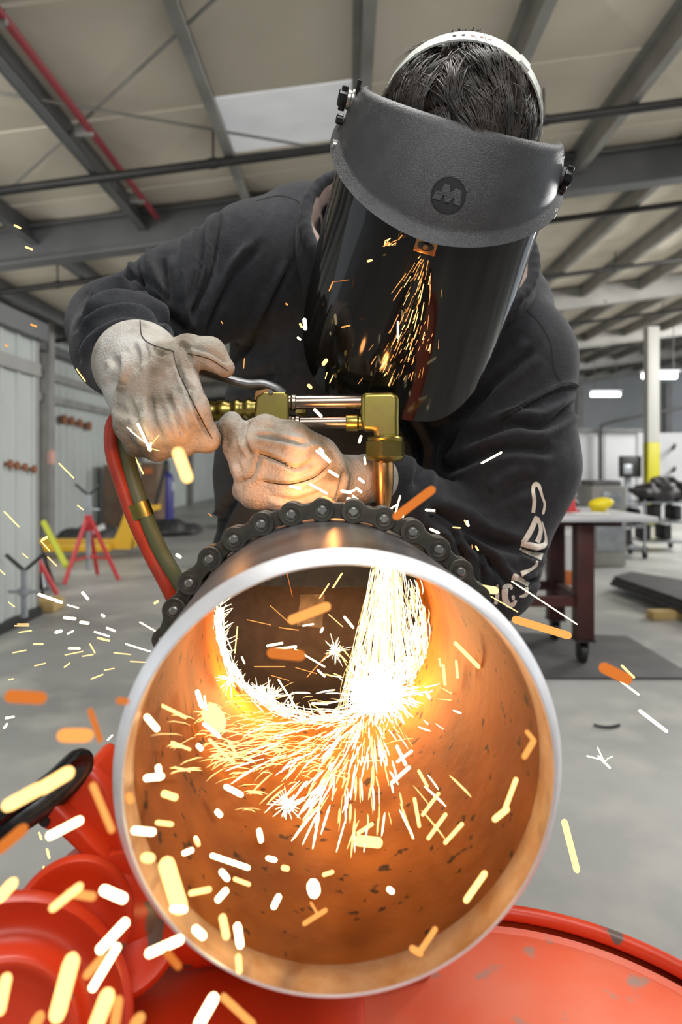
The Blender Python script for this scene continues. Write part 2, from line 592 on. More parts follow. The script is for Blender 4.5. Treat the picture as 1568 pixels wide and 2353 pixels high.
def relax(V, Fc, it=2):
    for _ in range(it):
        S = np.zeros_like(V)
        C = np.zeros(len(V))
        for i in range(4):
            for j in (1, 3):
                np.add.at(S, Fc[:, i], V[Fc[:, (i + j) % 4]])
                np.add.at(C, Fc[:, i], 1)
        V = V * 0.45 + 0.55 * S / C[:, None]
    return V


def folds(V, Fc, items):
    """Cloth folds: items = (outline in photo pixels, half width px, height m, style); pushed along the normal on the side seen."""
    N = vnormals(V, Fc)
    x = V[:, 0] / V[:, 1] * F + CX
    y = CY - (V[:, 2] - ZC) / V[:, 1] * F
    view = np.stack([V[:, 0], V[:, 1], V[:, 2] - ZC], 1)
    view /= np.linalg.norm(view, axis=1, keepdims=True)
    face = np.clip(-(N * view).sum(1) * 2.2 + 0.35, 0, 1)
    D = np.zeros(len(V))
    for poly, w, amp, style in items:
        pts = [np.array((p.x, p.y)) for p in spline([Vector((a, b, 0)) for a, b in poly], 5)]
        best = np.full(len(V), 1e9)
        sd = np.zeros(len(V))
        tt = np.zeros(len(V))
        L = len(pts) - 1
        for i in range(L):
            a, b = pts[i], pts[i + 1]
            ab = b - a
            l2 = ab @ ab + 1e-9
            t = np.clip(((x - a[0]) * ab[0] + (y - a[1]) * ab[1]) / l2, 0, 1)
            dx, dy = x - a[0] - t * ab[0], y - a[1] - t * ab[1]
            d = np.hypot(dx, dy)
            s = np.sign(ab[0] * dy - ab[1] * dx)
            u = d < best
            best = np.where(u, d, best)
            sd = np.where(u, s * d, sd)
            tt = np.where(u, (i + t) / L, tt)
        tap = np.clip(np.minimum(tt, 1 - tt) * 6 + 0.15, 0, 1)
        if style == 'v':
            p = -np.exp(-(sd / w) ** 2) + 0.45 * np.exp(-((np.abs(sd) - 2.0 * w) / (1.1 * w)) ** 2)
        elif style == 'r':
            p = np.exp(-(sd / w) ** 2)
        else:   # step: raised on the positive side, sunk on the other
            p = np.exp(-((sd - w) / w) ** 2) - np.exp(-((sd + w * 0.8) / (w * 0.8)) ** 2)
        D += amp * p * tap * face
    return V + N * D[:, None]


def flat_strokes(bvh, strokes, off=0.0012, step=3.0):
    """Flat print: strips (photo pixels, widths px) laid on a surface."""
    vs, fs = [], []
    for pts, ws in strokes:
        sp = spline([Vector((a, b, w)) for (a, b), w in zip(pts, ws)], 6)
        rows = []
        for i, p in enumerate(sp):
            t = sp[min(i + 1, len(sp) - 1)] - sp[max(i - 1, 0)]
            t.z = 0
            t = t.normalized() if t.length > 1e-6 else Vector((1, 0, 0))
            nn = Vector((-t.y, t.x, 0))
            row = []
            for k in range(5):
                q = p + nn * (p.z * (k / 4 - 0.5))
                dr = P(q.x, q.y, 1.0) - Vector((0, 0, ZC))
                hit, nor, _, _ = bvh.ray_cast(Vector((0, 0, ZC)), dr.normalized(), 4)
                if hit is None:
                    row.append(None)
                    continue
                if nor.dot(dr) > 0:
                    nor = -nor
                vs.append(hit + nor * off)
                row.append(len(vs) - 1)
            rows.append(row)
        for a, b in zip(rows[:-1], rows[1:]):
            for k in range(4):
                q = (a[k], a[k + 1], b[k + 1], b[k])
                if None not in q:
                    fs.append(q)
    return vs, fs

# ================================================================ THE HALL
SL, RH = 0.13, 2.62           # roof pitch across the hall and its height above the eye at the middle


def RZ(x, drop=0.0):
    return ZC + RH + SL * x - drop


# floor: one slab with cast joints
fl = empty('floor', (0, 0, 0), kind='structure')
MB().box((2, 13.5, -0.06), (34, 39, 0.12)).build('slab', M_CONCRETE, fl, smooth=False)

# ceiling: lining sheets between the purlins, purlins, rafters
ceil = empty('ceiling', (0, 0, 3.6), kind='structure')
PUR = [0.09 + 1.0 * k for k in range(-5, 17)]
ROWS = [2.37 + 1.175 * k for k in range(13)]
REST = [-6.3, -3.4, -0.5, 2.37], [16.47 + 3.0 * k for k in range(6)]


def lining(xa, xb, ya, yb, sag):
    g = 0.018
    vs = [(xa, ya + g, RZ(xa)), (xb, ya + g, RZ(xb)), (xb, yb - g, RZ(xb)), (xa, yb - g, RZ(xa))]
    mid = ((xa + xb) / 2, (ya + yb) / 2, RZ((xa + xb) / 2) - 0.02 - sag)
    return vs + [(x, y, z + 0.06) for x, y, z in vs] + [mid], [(0, 1, 8), (1, 2, 8), (2, 3, 8), (3, 0, 8), (7, 6, 5, 4), (0, 4, 5, 1), (1, 5, 6, 2), (2, 6, 7, 3), (3, 7, 4, 0)]


far = MB()
for i in range(len(PUR) - 1):
    xa, xb = PUR[i], PUR[i + 1]
    for j in range(len(ROWS) - 1):
        if i == 4 and j in (1, 2):
            continue
        vs, fs = lining(xa, xb, ROWS[j], ROWS[j + 1], 0.03 if (i + j) % 2 else 0.008)
        mesh('ceiling_panel', vs, fs, M_INSUL, ceil, smooth=False)
    for part in REST:
        for ya, yb in zip(part[:-1], part[1:]):
            far.add(*lining(xa, xb, ya, yb, 0.01))
tag(far.build('distant_ceiling_panels', M_INSUL, ceil, smooth=False), kind='stuff')
# the bay with the rooflight: pale sheet between two short lining pieces
for ya, yb, mm, nm in ((3.555, 4.63, M_INSUL, 'ceiling_panel'), (4.65, 5.44, M_SKYL, 'skylight_sheet'), (5.46, 5.885, M_INSUL, 'ceiling_panel')):
    xa, xb = PUR[4], PUR[5]
    MB().box(((xa + xb) / 2, (ya + yb) / 2, RZ((xa + xb) / 2) + 0.02), (1.0, yb - ya - 0.01, 0.05),
             Matrix.Rotation(-math.atan(SL), 3, 'Y')).build(nm, mm, ceil, smooth=False)
for x in PUR[1:]:
    b = MB()
    b.box((x, 12.3, RZ(x, 0.11)), (0.016, 38, 0.2))
    b.box((x + 0.028, 12.3, RZ(x, 0.20)), (0.07, 38, 0.014))
    b.box((x - 0.028, 12.3, RZ(x, 0.015)), (0.07, 38, 0.014))
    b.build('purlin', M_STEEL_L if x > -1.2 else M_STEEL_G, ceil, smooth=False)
for y in (6.3, 11.95, 17.6, 23.2, 28.8):
    b = MB()
    R = Matrix.Rotation(-math.atan(SL), 3, 'Y')
    for dz, sz in ((0.215, (22, 0.02, 0.32)), (0.375, (22, 0.18, 0.022)), (0.06, (22, 0.18, 0.022))):
        b.box((5.7, y, RZ(5.7, dz)), sz, R)
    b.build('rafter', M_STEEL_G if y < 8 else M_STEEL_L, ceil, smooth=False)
    for x in (-1.4, 1.55, 4.5):
        b = MB()
        b.prism([(-0.05, 0), (0.05, 0), (0.42, 0.32), (0.34, 0.34)], (x, y - 0.01, RZ(x, 0.36)), (0, 1, 0), (0, 0, 1), 0.02)
        b.build('knee_brace', M_STEEL_G, ceil, smooth=False)
# brace rods under the lining
for (a, c) in (((-0.20, 3.1), (-2.75, 5.45)), ((-2.2, 4.05), (0.15, 5.6)), ((-2.75, 5.45), (-3.9, 6.2))):
    MB().tube([(a[0], a[1], RZ(a[0], 0.10)), (c[0], c[1], RZ(c[0], 0.10))], 0.011, 8).build('brace_rod', M_STEEL_L, ceil)

# sprinkler mains across the hall with hangers and heads
names = ['black sprinkler main across the roof behind the bowed head', 'second black sprinkler main, beyond the first deep rafter',
         'third black sprinkler main under the pale roof lining', 'fourth sprinkler main, thin and far down the hall',
         'fifth and farthest sprinkler main near the far lamps']
for k, y in enumerate((5.06, 7.4, 9.95, 14.4, 19.5)):
    x0, x1 = -4.3, 11.0
    t = empty('sprinkler_main', (0, y, RZ(0, 0.25)), names[k], 'pipe', 'sprinkler mains under the roof')
    MB().tube([(x0, y, RZ(x0, 0.25)), (x1, y, RZ(x1, 0.25))], 0.034, 12).build('pipe_run', M_DARKPIPE, t)
    for q in range(6):
        x = -3.45 + 2.45 * q + (0.3 if k % 2 else 0)
        MB().tube([(x, y, RZ(x, 0.24)), (x, y, RZ(x, 0.01))], 0.008, 6).build('hanger_rod', M_DARKPIPE, t)
        MB().lathe([(0.0, -0.03), (0.041, -0.03), (0.041, 0.03), (0, 0.03)], (x, y, RZ(x, 0.25)), (1, 0, SL), 14).build('coupling', M_DARKPIPE, t)
# red conduit beside the left purlin
t = empty('conduit', (-1.72, 3, RZ(-1.72, 0.16)), 'red painted conduit running along the dark purlin at upper left', 'conduit')
MB().tube([(-1.72, -1.0, RZ(-1.72, 0.16)), (-1.72, 6.15, RZ(-1.72, 0.16))], 0.024, 10).build('tube', M_REDPIPE, t)
for y in (3.4, 4.55, 5.7):
    MB().box((-1.76, y, RZ(-1.76, 0.16)), (0.12, 0.03, 0.07)).build('clip', M_STEEL_L, t)

# left wall of ribbed sheets, with posts, girts and eave strut
WX = -4.4
wl = empty('wall_left', (WX, 12, 0), kind='structure')
for j in range(16):
    y0 = 4.2 + 1.5 * j
    prof = []
    n = 6
    for q in range(n):
        a = y0 + 1.5 * q / n
        w = 1.5 / n
        prof += [(0, a), (0, a + w * 0.62), (0.028, a + w * 0.70), (0.028, a + w * 0.90), (0, a + w * 0.985)]
    vs, fs = [], []
    for (dx, y) in prof:
        vs += [(WX + dx, y, 0.0), (WX + dx, y, 3.12)]
    for q in range(len(prof) - 1):
        fs.append((2 * q, 2 * q + 1, 2 * q + 3, 2 * q + 2))
    mesh('wall_panel', vs, fs, M_WALL, wl, smooth=False)
for y in (5.6, 9.7, 14.0, 18.5, 23.0):
    b = MB()
    b.box((WX + 0.10, y, 1.54), (0.16, 0.02, 3.08)).box((WX + 0.19, y, 1.54), (0.02, 0.16, 3.08)).box((WX + 0.03, y, 1.54), (0.02, 0.16, 3.08))
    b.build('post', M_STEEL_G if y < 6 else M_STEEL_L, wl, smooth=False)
for z in (2.02, 2.35):
    MB().box((WX + 0.06, 16, z), (0.06, 23, 0.11)).build('girt', M_STEEL_L, wl, smooth=False)
MB().box((WX + 0.10, 15, 2.72), (0.14, 27, 0.12)).box((WX + 0.10, 15, 3.10), (0.16, 27, 0.12)).build('eave_strut', M_STEEL_G, wl, smooth=False)
MB().box((WX - 0.05, 14, 3.3), (0.1, 36, 0.5)).build('eave_closure', M_STEEL_L, wl, smooth=False)

# nearer short wall on the left: white sheets with a ribbed face, a dark base and edge trim
wp = empty('wall_left_near', (-2.2, 4, 0), kind='structure')
for j in range(4):
    y0 = 1.2 + 0.9 * j
    vs, fs, prof = [], [], []
    for q in range(4):
        a = y0 + 0.225 * q
        prof += [(0, a), (0, a + 0.15), (0.014, a + 0.165), (0.014, a + 0.205), (0, a + 0.222)]
    for (dx, y) in prof:
        vs += [(-2.2 + dx, y, 0.0), (-2.2 + dx, y, 1.93)]
    for q in range(len(prof) - 1):
        fs.append((2 * q, 2 * q + 1, 2 * q + 3, 2 * q + 2))
    mesh('wall_panel', vs, fs, M_WALL, wp, smooth=False)
MB().box((-2.25, 4.82, 0.965), (0.12, 0.04, 1.93)).build('edge_trim', M_STEEL_L, wp, smooth=False)
MB().box((-2.2, 3.0, 1.99), (0.14, 3.7, 0.12)).build('top_rail', M_STEEL_G, wp, smooth=False)
MB().box((-2.185, 3.0, 1.72), (0.05, 3.6, 0.09)).build('girt', M_STEEL_L, wp, smooth=False)
MB().box((-2.18, 3.0, 0.03), (0.06, 3.6, 0.06)).build('base_channel', M_BLACK, wp, smooth=False)

# far wall and the white partition on the right
wb = empty('wall_back', (4, 31, 0), kind='structure')
MB().box((5, 31.1, 2.6), (24, 0.2, 5.6)).build('wall_sheet', M_WALLB, wb, smooth=False)
for x in (-1.5, 2.5, 6.5, 10.5, 14.5):
    MB().box((x, 30.92, 2.4), (0.28, 0.18, 4.8)).build('post', M_STEEL_L, wb, smooth=False)
MB().box((6, 30.9, 2.35), (22, 0.1, 0.16)).build('girt', M_STEEL_L, wb, smooth=False)
MB().box((6, -6.4, 2.3), (23, 0.2, 5.0)).build('wall_front', M_WALLB, None, smooth=False)['kind'] = 'structure'
wr = empty('wall_right_partition', (7, 14, 0), kind='structure')
for k in range(4):
    MB().box((6.42 + 1.02 * k, 14.0, 0.86), (1.0, 0.08, 1.72), bev=0.01).build('wall_panel', M_WHITEW, wr, smooth=False)
wm = empty('wall_right_grey', (3, 16, 0), kind='structure')
for k in range(4):
    MB().box((3.35 + 1.22 * k, 17.06, 0.95), (1.2, 0.08, 1.9), bev=0.01).build('wall_panel', M_WALLB, wm, smooth=False)
MB().box((5.2, 16.93, 1.93), (5.0, 0.08, 0.07)).build('top_rail', M_STEEL_G, wm, smooth=False)

# column with the yellow bump paint
pl = empty('pillar', (5.27, 11.85, 0), kind='structure')
b = MB()
b.box((5.27, 11.85, 2.45), (0.20, 0.20, 2.0), bev=0.008)
b.build('shaft', M_COLW, pl, sharp=30)
MB().box((5.27, 11.85, 0.745), (0.206, 0.206, 1.41), bev=0.008).build('painted_band', M_COLY, pl, sharp=30)
MB().box((5.27, 11.85, 0.02), (0.32, 0.32, 0.04)).build('base_plate', M_STEEL_G, pl, smooth=False)

# hanging tube lamps far down the hall
labs = ['bright hanging tube lamp just beside the worker\'s sleeve, clear of the column',
        'bright hanging tube lamp crossing behind the white column']
for k, (x0, x1, d, z) in enumerate(((1356, 1428, 22.0, 905), (1473, 1559, 17.0, 862))):
    a, c = P(x0, z, d), P(x1, z, d)
    mid = (a + c) / 2
    t = empty('tube_lamp', mid, labs[k], 'lamp', 'hanging tube lamps')
    MB().tube([a + Vector((0.05, 0, -0.02)), c + Vector((-0.05, 0, -0.02))], 0.065, 10).build('tube', E_TUBE, t)
    MB().box(mid + Vector((0, 0, 0.09)), ((c - a).length, 0.22, 0.05), bev=0.01).build('reflector', M_WHITEW, t)
    for s in (-0.35, 0.35):
        MB().tube([mid + Vector((s, 0, 0.1)), Vector((mid.x + s, mid.y, RZ(mid.x + s, 0.0)))], 0.012, 6).build('hanger_rod', M_STEEL_G, t)

# ================================================================ THINGS IN THE HALL, RIGHT
t = empty('work_table', (1.2, 3.9, 0), 'heavy steel work table with oxide red legs on casters', 'table')
MB().box((0.95, 3.92, 0.774), (1.28, 0.86, 0.026), bev=0.004).build('tabletop', M_TOP, t)
MB().box((0.92, 3.92, 0.745), (1.06, 0.62, 0.032)).build('frame_rail', M_DKRED, t, smooth=False)
LEGS = [(1.24, 3.60), (1.24, 4.08), (0.45, 3.60), (0.45, 4.08)]
for (x, y) in LEGS:
    MB().box((x, y, 0.44), (0.092, 0.092, 0.60), bev=0.006).build('leg', M_DKRED, t)
    c = MB()
    c.box((x, y, 0.135), (0.10, 0.10, 0.012))
    for s in (-1, 1):
        c.box((x + s * 0.024, y + 0.012, 0.095), (0.006, 0.05, 0.075))
    c.build('caster_fork', M_BLKCLAMP, t, smooth=False)
    MB().lathe([(0.012, -0.019), (0.030, -0.019), (0.034, -0.016), (0.052, -0.016), (0.0575, -0.010), (0.0575, 0.010), (0.052, 0.016), (0.034, 0.016),
                (0.030, 0.019), (0.012, 0.019)], (x, y + 0.02, 0.0585), (1, 0, 0), 20).build('caster_wheel', M_BLACK, t)
for y in (3.60, 4.08):
    MB().box((0.845, y, 0.335), (0.70, 0.05, 0.05)).build('stretcher', M_DKRED, t, smooth=False)
MB().box((1.24, 3.84, 0.335), (0.05, 0.39, 0.05)).build('stretcher', M_DKRED, t, smooth=False)

# on the table
g = SDF((1.3, 3.7, 0.77), (1.62, 4.05, 0.93), 0.007)
g.ell((1.43, 3.88, 0.83), (0.062, 0.05, 0.033), 0.02).ell((1.46, 3.88, 0.842), (0.05, 0.045, 0.025), 0.02).cone((1.40, 3.88, 0.80), (1.45, 3.88, 0.80), 0.018, 0.018, 0.015)
V, Fq = g.extract()
tag(mesh('hard_hat', V, Fq, M_YEL), 'bright yellow rounded cap lying on the work table', 'hat')
b = MB()
b.lathe([(0.0, 0.0), (0.05, 0.0), (0.05, 0.012), (0.030, 0.012), (0.012, 0.11), (0.0, 0.112)], (1.262, 3.86, 0.787), (0, 0, 1), 20)
tag(b.build('marker_cone', M_REDP), 'small dark red cone on the table edge by the sleeve', 'cone')
b = MB().box((1.31, 3.72, 0.7895), (0.18, 0.14, 0.003)).box((1.33, 3.73, 0.7925), (0.15, 0.12, 0.002), Matrix.Rotation(0.2, 3, 'Z'))
tag(b.build('paper_sheets', M_LABELW, None, smooth=False), 'white paper sheets lying at the front of the work table', 'paper')
b = MB()
b.ball((1.345, 4.12, 0.82), (0.05, 0.04, 0.032)).tube([(1.33, 4.12, 0.82), (1.37, 4.12, 0.865)], 0.012, 8)
tag(b.build('grinder', M_BLACK), 'small dark power tool on the table behind the papers', 'tool')

# machine cabinet and bottle behind the table
t = empty('machine_cabinet', (2.9, 7.2, 0), 'grey machine cabinet with a paler window behind the table', 'cabinet')
MB().box((2.70, 7.3, 0.42), (0.36, 0.5, 0.84), bev=0.02).build('body', M_STEEL_L, t)
MB().box((2.70, 7.3, 0.845), (0.30, 0.42, 0.10), bev=0.02).build('hood', M_STEEL_G, t)
MB().box((2.72, 7.03, 0.70), (0.18, 0.02, 0.16), bev=0.005).build('window', M_GALV, t)
MB().box((2.70, 7.03, 0.35), (0.28, 0.02, 0.36), bev=0.005).build('door', M_GALV, t)
t = empty('bucket', (1.98, 6.1, 0), 'white bucket with an orange base seen between the table legs', 'bucket')
MB().lathe([(0, 0.10), (0.085, 0.10), (0.10, 0.42), (0.105, 0.42), (0.105, 0.44), (0.09, 0.44), (0.085, 0.14), (0, 0.14)], (2.02, 6.1, 0), (0, 0, 1), 20).build('body', M_LABELW, t)
MB().lathe([(0, 0), (0.10, 0), (0.11, 0.02), (0.10, 0.12), (0, 0.12)], (2.02, 6.1, 0), (0, 0, 1), 20).build('base', M_ORNG, t)
# vertical conduit and wall panel box on the grey wall
t = empty('downpipe', (6.25, 16.9, 0), 'dark vertical pipe rising on the grey far wall', 'pipe')
MB().tube([(6.25, 16.88, 0.0), (6.25, 16.88, 1.85)], 0.05, 10).build('pipe_run', M_DARKPIPE, t)
MB().tube([(6.25, 16.82, 1.85), (6.25, 16.82, 2.05), (6.6, 16.82, 2.15), (8.6, 16.82, 2.55)], 0.035, 10).build('branch_run', M_DARKPIPE, t)
t = empty('control_box', (4.75, 12, 1.1), 'dark control box with a pale screen beside the yellow column', 'box')
MB().box((4.96, 12.0, 1.03), (0.36, 0.14, 0.38), bev=0.02).build('case', M_BLACK, t)
MB().box((4.89, 11.92, 0.99), (0.15, 0.015, 0.16), bev=0.005).build('screen', M_GALV, t)
MB().box((4.96, 12.1, 0.42), (0.09, 0.09, 0.84)).build('stand', M_GALV, t, smooth=False)
# three hook arms on the white partition
for k, z in enumerate((1030, 1082, 1132)):
    a = P(1548, z, 13.5)
    h = MB().tube([a + Vector((0.22, 0.46, 0.02)), a, a + Vector((-0.02, -0.10, 0.06))], 0.035, 8)
    lab = ['uppermost of three dark hook arms on the white partition', 'middle of three dark hook arms on the white partition',
           'lowest of three dark hook arms on the white partition'][k]
    tag(h.build('hook_arm', M_DARKPIPE), lab, 'hook', 'hook arms on the white partition')
# wire shelving carts
def cart(x, y, w, h, lab):
    t = empty('shelf_cart', (x, y, 0), lab, 'cart')
    for sx in (-1, 1):
        for sy in (-1, 1):
            MB().tube([(x + sx * w / 2, y + sy * 0.2, 0.06), (x + sx * w / 2, y + sy * 0.2, h)], 0.014, 8).build('post', M_GALV, t)
            MB().lathe([(0, -0.015), (0.045, -0.015), (0.045, 0.015), (0, 0.015)], (x + sx * w / 2, y + sy * 0.2, 0.045), (1, 0, 0), 12).build('wheel', M_BLACK, t)
    for z in (0.12, 0.36, 0.60):
        MB().box((x, y, z), (w, 0.42, 0.02)).build('shelf', M_GALV, t, smooth=False)
    for q in range(4):
        MB().box((x - w / 2 + w * (q + 0.5) / 4, y, 0.47 if q % 2 else 0.23), (w * 0.18, 0.3, 0.18), bev=0.02).build('bin', M_DARK, t)
cart(3.14, 7.9, 0.42, 0.66, 'grey wire shelf cart behind the table, left of the dark heap')
cart(3.86, 8.5, 0.5, 0.52, 'low wire cart under the dark heap of scrap')
# dark heap of scrap cable: many lumps in one load
g = SDF((3.2, 7.9, 0.10), (4.6, 8.7, 0.95), 0.022)
for q in range(70):
    u = random.random()
    x = 3.62 + 0.60 * random.random()
    z = 0.66 + 0.22 * (1 - abs(x - 3.9) / 0.5) * random.random()
    a = random.random() * 6.28
    g.cone((x, 8.3 + 0.36 * random.random(), z), (x + 0.16 * math.cos(a), 8.3 + 0.36 * random.random(), z + 0.09 * math.sin(a)), 0.05, 0.035, 0.03)
V, Fq = g.extract()
tag(mesh('scrap_heap', V, Fq, M_DARK), 'dark lumpy heap of scrap metal on the low cart', 'scrap', kind='stuff')
# thin dark sheet on the floor, plates on the floor, wood block
fp = [P(1180, 1458, 1), P(1440, 1465, 1), P(1568, 1541, 1), P(1640, 1580, 1), P(1640, 1562, 1), P(1180, 1562, 1)]
fp = [(p.x * ZC / (ZC - p.z), p.y * ZC / (ZC - p.z)) for p in fp]
fp[3] = (fp[3][0], fp[4][1] + 0.12)
b = MB().prism(fp, (0, 0, 0.004), (1, 0, 0), (0, 1, 0), 0.008)
tag(b.build('floor_sheet', M_DKSHEET, None, smooth=False), 'dark flat sheet on the floor under the work table', 'plate')
for k in range(3):
    pts = [(1402 + 5 * k, 1362), (1660, 1468 - 4 * k), (1720, 1400), (1440 + 6 * k, 1350)]
    poly = []
    for x, y in pts:
        q = P(x, y, 1)
        tt = ZC / (ZC - q.z)
        poly.append((q.x * tt, q.y * tt))
    lab = ['lowest long dark plate of the stack on the floor', 'middle long dark plate of the stack on the floor', 'topmost long dark plate of the stack on the floor'][k]
    b = MB().prism(poly, (0, 0, 0.064 + 0.026 * k), (1, 0, 0), (0, 1, 0), 0.022)
    tag(b.build('steel_plate', M_DARK, None, smooth=False), lab, 'plate', 'long steel plates on the floor')
p = P(1532, 1420, 1)
b = MB().box((2.22, 4.68, 0.031), (0.32, 0.09, 0.06), Matrix.Rotation(0.12, 3, 'Z'), bev=0.004)
tag(b.build('wood_block', M_WOOD), 'pale wood block under the stack of dark plates', 'block')
# black curl of debris on the floor
b = MB().tube(spline([P(1365, 1673, 2.74), P(1385, 1678, 2.72), P(1405, 1678, 2.72), P(1425, 1672, 2.74)], 4), 0.006, 6)
for i, v in enumerate(b.v):
    b.v[i].z = 0.006 + (v.z - 0.0) * 0
    b.v[i].z += 0.004 * (i % 3)
tag(b.build('metal_curl', M_DARK), 'small dark metal curl lying on the bare floor', 'scrap')

# ================================================================ THINGS IN THE HALL, LEFT
def jack_stand(x, y, h, legs, lab, rz=0.0, lean=0.0):
    t = empty('jack_stand', (x, y, 0), lab, 'stand', 'pipe jack stands by the left wall')
    o = Vector((x, y, 0))
    MB().tube([o + Vector((0, 0, 0.10)), o + Vector((lean, 0, h - 0.10))], 0.022, 12).build('post', M_GALV, t)
    MB().lathe([(0.022, -0.02), (0.036, -0.02), (0.036, 0.02), (0.022, 0.02)], o + Vector((lean * 0.7, 0, h - 0.24)), (0, 0, 1), 14).build('collar', M_GALV, t)
    MB().tube([o + Vector((-0.10 + lean * 0.7, 0, h - 0.24)), o + Vector((0.10 + lean * 0.7, 0, h - 0.24))], 0.010, 8).build('screw_handle', M_GALV, t)
    top = o + Vector((lean, 0, h - 0.11))
    for s in (-1, 1):
        MB().tube([top, top + Vector((s * 0.115, 0, 0.10))], 0.018, 8, flat=0.6).build('yoke_arm', M_BLACK, t)
    if legs:
        mid = o + Vector((0, 0, 0.55))
        for a in (math.radians(250), math.radians(350), math.radians(95)):
            a += rz
            foot = o + Vector((0.30 * math.cos(a), 0.30 * math.sin(a), 0.02))
            MB().tube([mid + Vector((0.03 * math.cos(a), 0.03 * math.sin(a), 0)), foot], 0.019, 10).build('leg', M_REDP, t)
            low = o.lerp(foot, 0.62) + Vector((0, 0, 0.20))
            MB().tube([o + Vector((0, 0, 0.22)), low], 0.012, 8).build('brace', M_REDP, t)
        MB().lathe([(0.022, -0.09), (0.034, -0.09), (0.034, 0.05), (0.022, 0.05)], mid, (0, 0, 1), 14).build('hub', M_REDP, t)
    return t


jack_stand(-2.36, 6.2, 0.89, True, 'grey and red pipe jack stand in front of the yellow pallet truck')
jack_stand(-2.03, 4.28, 0.50, False, 'small grey jack stand close to the end of the near wall')
jack_stand(-2.62, 5.4, 0.72, True, 'red legged jack stand half hidden behind the near wall edge', 0.4)
# lime bar and black tubes leaning at the wall
b = MB().tube([P(100, 1200, 7.3), Vector((P(152, 1312, 6.9).x, 6.9, 0.035))], 0.030, 8)
tag(b.build('leaning_bar', M_LIME), 'lime yellow bar leaning behind the near wall', 'bar')
for k in range(3):
    a = P(90 - 4 * k, 1255, 6.3 - 0.25 * k)
    f = P(120 - 13 * k, 1345, 5.9 - 0.25 * k)
    f.z = 0.03
    b = MB().tube([a, f], 0.026, 10)
    lab = ['black tube leaning by the near wall, rightmost of three', 'grey tube leaning by the near wall, middle of three', 'black tube leaning by the near wall, leftmost of three'][k]
    tag(b.build('leaning_tube', [M_BLACK, M_GALV, M_BLACK][k]), lab, 'tube', 'tubes leaning by the near wall')
# yellow pallet truck
t = empty('pallet_truck', (-3.2, 7.9, 0), 'yellow pallet truck parked behind the jack stand', 'pallet truck')
for y in (7.7, 8.15):
    MB().box((-3.25, y, 0.13), (1.15, 0.16, 0.09), bev=0.015).build('fork', M_YELP, t)
b = MB().prism([(-2.72, 0.10), (-2.48, 0.10), (-2.42, 0.50), (-2.20, 0.54), (-2.20, 0.60), (-2.52, 0.58), (-2.60, 0.34)], (0, 8.02, 0), (1, 0, 0), (0, 0, 1), 0.26)
b.build('mast', M_YELP, t, sharp=20)
MB().lathe([(0, -0.04), (0.10, -0.04), (0.13, -0.03), (0.13, 0.03), (0.10, 0.04), (0, 0.04)], (-2.25, 7.85, 0.145), (0.2, 1, 0), 20).build('wheel', M_BLACK, t)
MB().tube([(-2.24, 7.9, 0.55), (-2.14, 7.9, 0.95), (-2.10, 7.9, 1.12)], 0.022, 8).build('tiller', M_BLACK, t)
# cardboard boxes by the wall
for (x0, x1, y0, y1, d, lab, mk) in ((238, 292, 1068, 1200, 11.75, 'plain brown cardboard carton beside the hose, left of the pair', 0),
                                   (302, 362, 1063, 1202, 11.6, 'brown cardboard carton with white and orange label, right of the pair', 1)):
    a, c = P(x0, y1, d), P(x1, y0, d)
    a.z = 0
    t = empty('carton', ((a.x + c.x) / 2, d, 0), lab, 'box', 'cardboard cartons by the left wall')
    MB().box(((a.x + c.x) / 2, d + 0.25, c.z / 2), (c.x - a.x, 0.5, c.z), bev=0.008).build('box_body', M_CARD, t)
    MB().box(((a.x + c.x) / 2, d + 0.25, c.z + 0.004), (0.06, 0.5, 0.006)).build('tape', M_CARD, t, smooth=False)
    if mk:
        MB().box((a.x + 0.10, d - 0.004, 0.98), (0.10, 0.006, 0.24)).build('label', M_LABELW, t, smooth=False)
        MB().box((a.x + 0.28, d - 0.004, 0.96), (0.16, 0.006, 0.10)).build('print', M_ORNG, t, smooth=False)
b = MB().box((P(240, 1060, 12.6).x + 0.35, 13.2, 0.53), (0.14, 0.3, 1.06), bev=0.01)
tag(b.build('dark_panel', M_BLACK), 'dark narrow panel standing beside the left carton', 'panel')
# blue gas cylinder with cap
t = empty('gas_cylinder', (-3.30, 12.35, 0), 'tall blue gas cylinder with a dark cap beside the cartons', 'gas cylinder')
MB().lathe([(0, 0.0), (0.135, 0.0), (0.14, 0.02), (0.14, 0.80), (0.12, 0.88), (0.06, 0.94), (0.045, 0.95), (0, 0.95)], (-3.30, 12.35, 0), (0, 0, 1), 24).build('body', M_BLUE, t)
MB().lathe([(0.0, 0.93), (0.07, 0.93), (0.075, 1.05), (0.05, 1.14), (0, 1.15)], (-3.30, 12.35, 0), (0, 0, 1), 20).build('cap', M_BLACK, t)
MB().lathe([(0.1405, 0.60), (0.1405, 0.76)], (-3.30, 12.35, 0), (0, 0, 1), 10, a0=-0.3, a1=0.5, hint=(0, 1, 0)).build('label', M_LABELW, t)
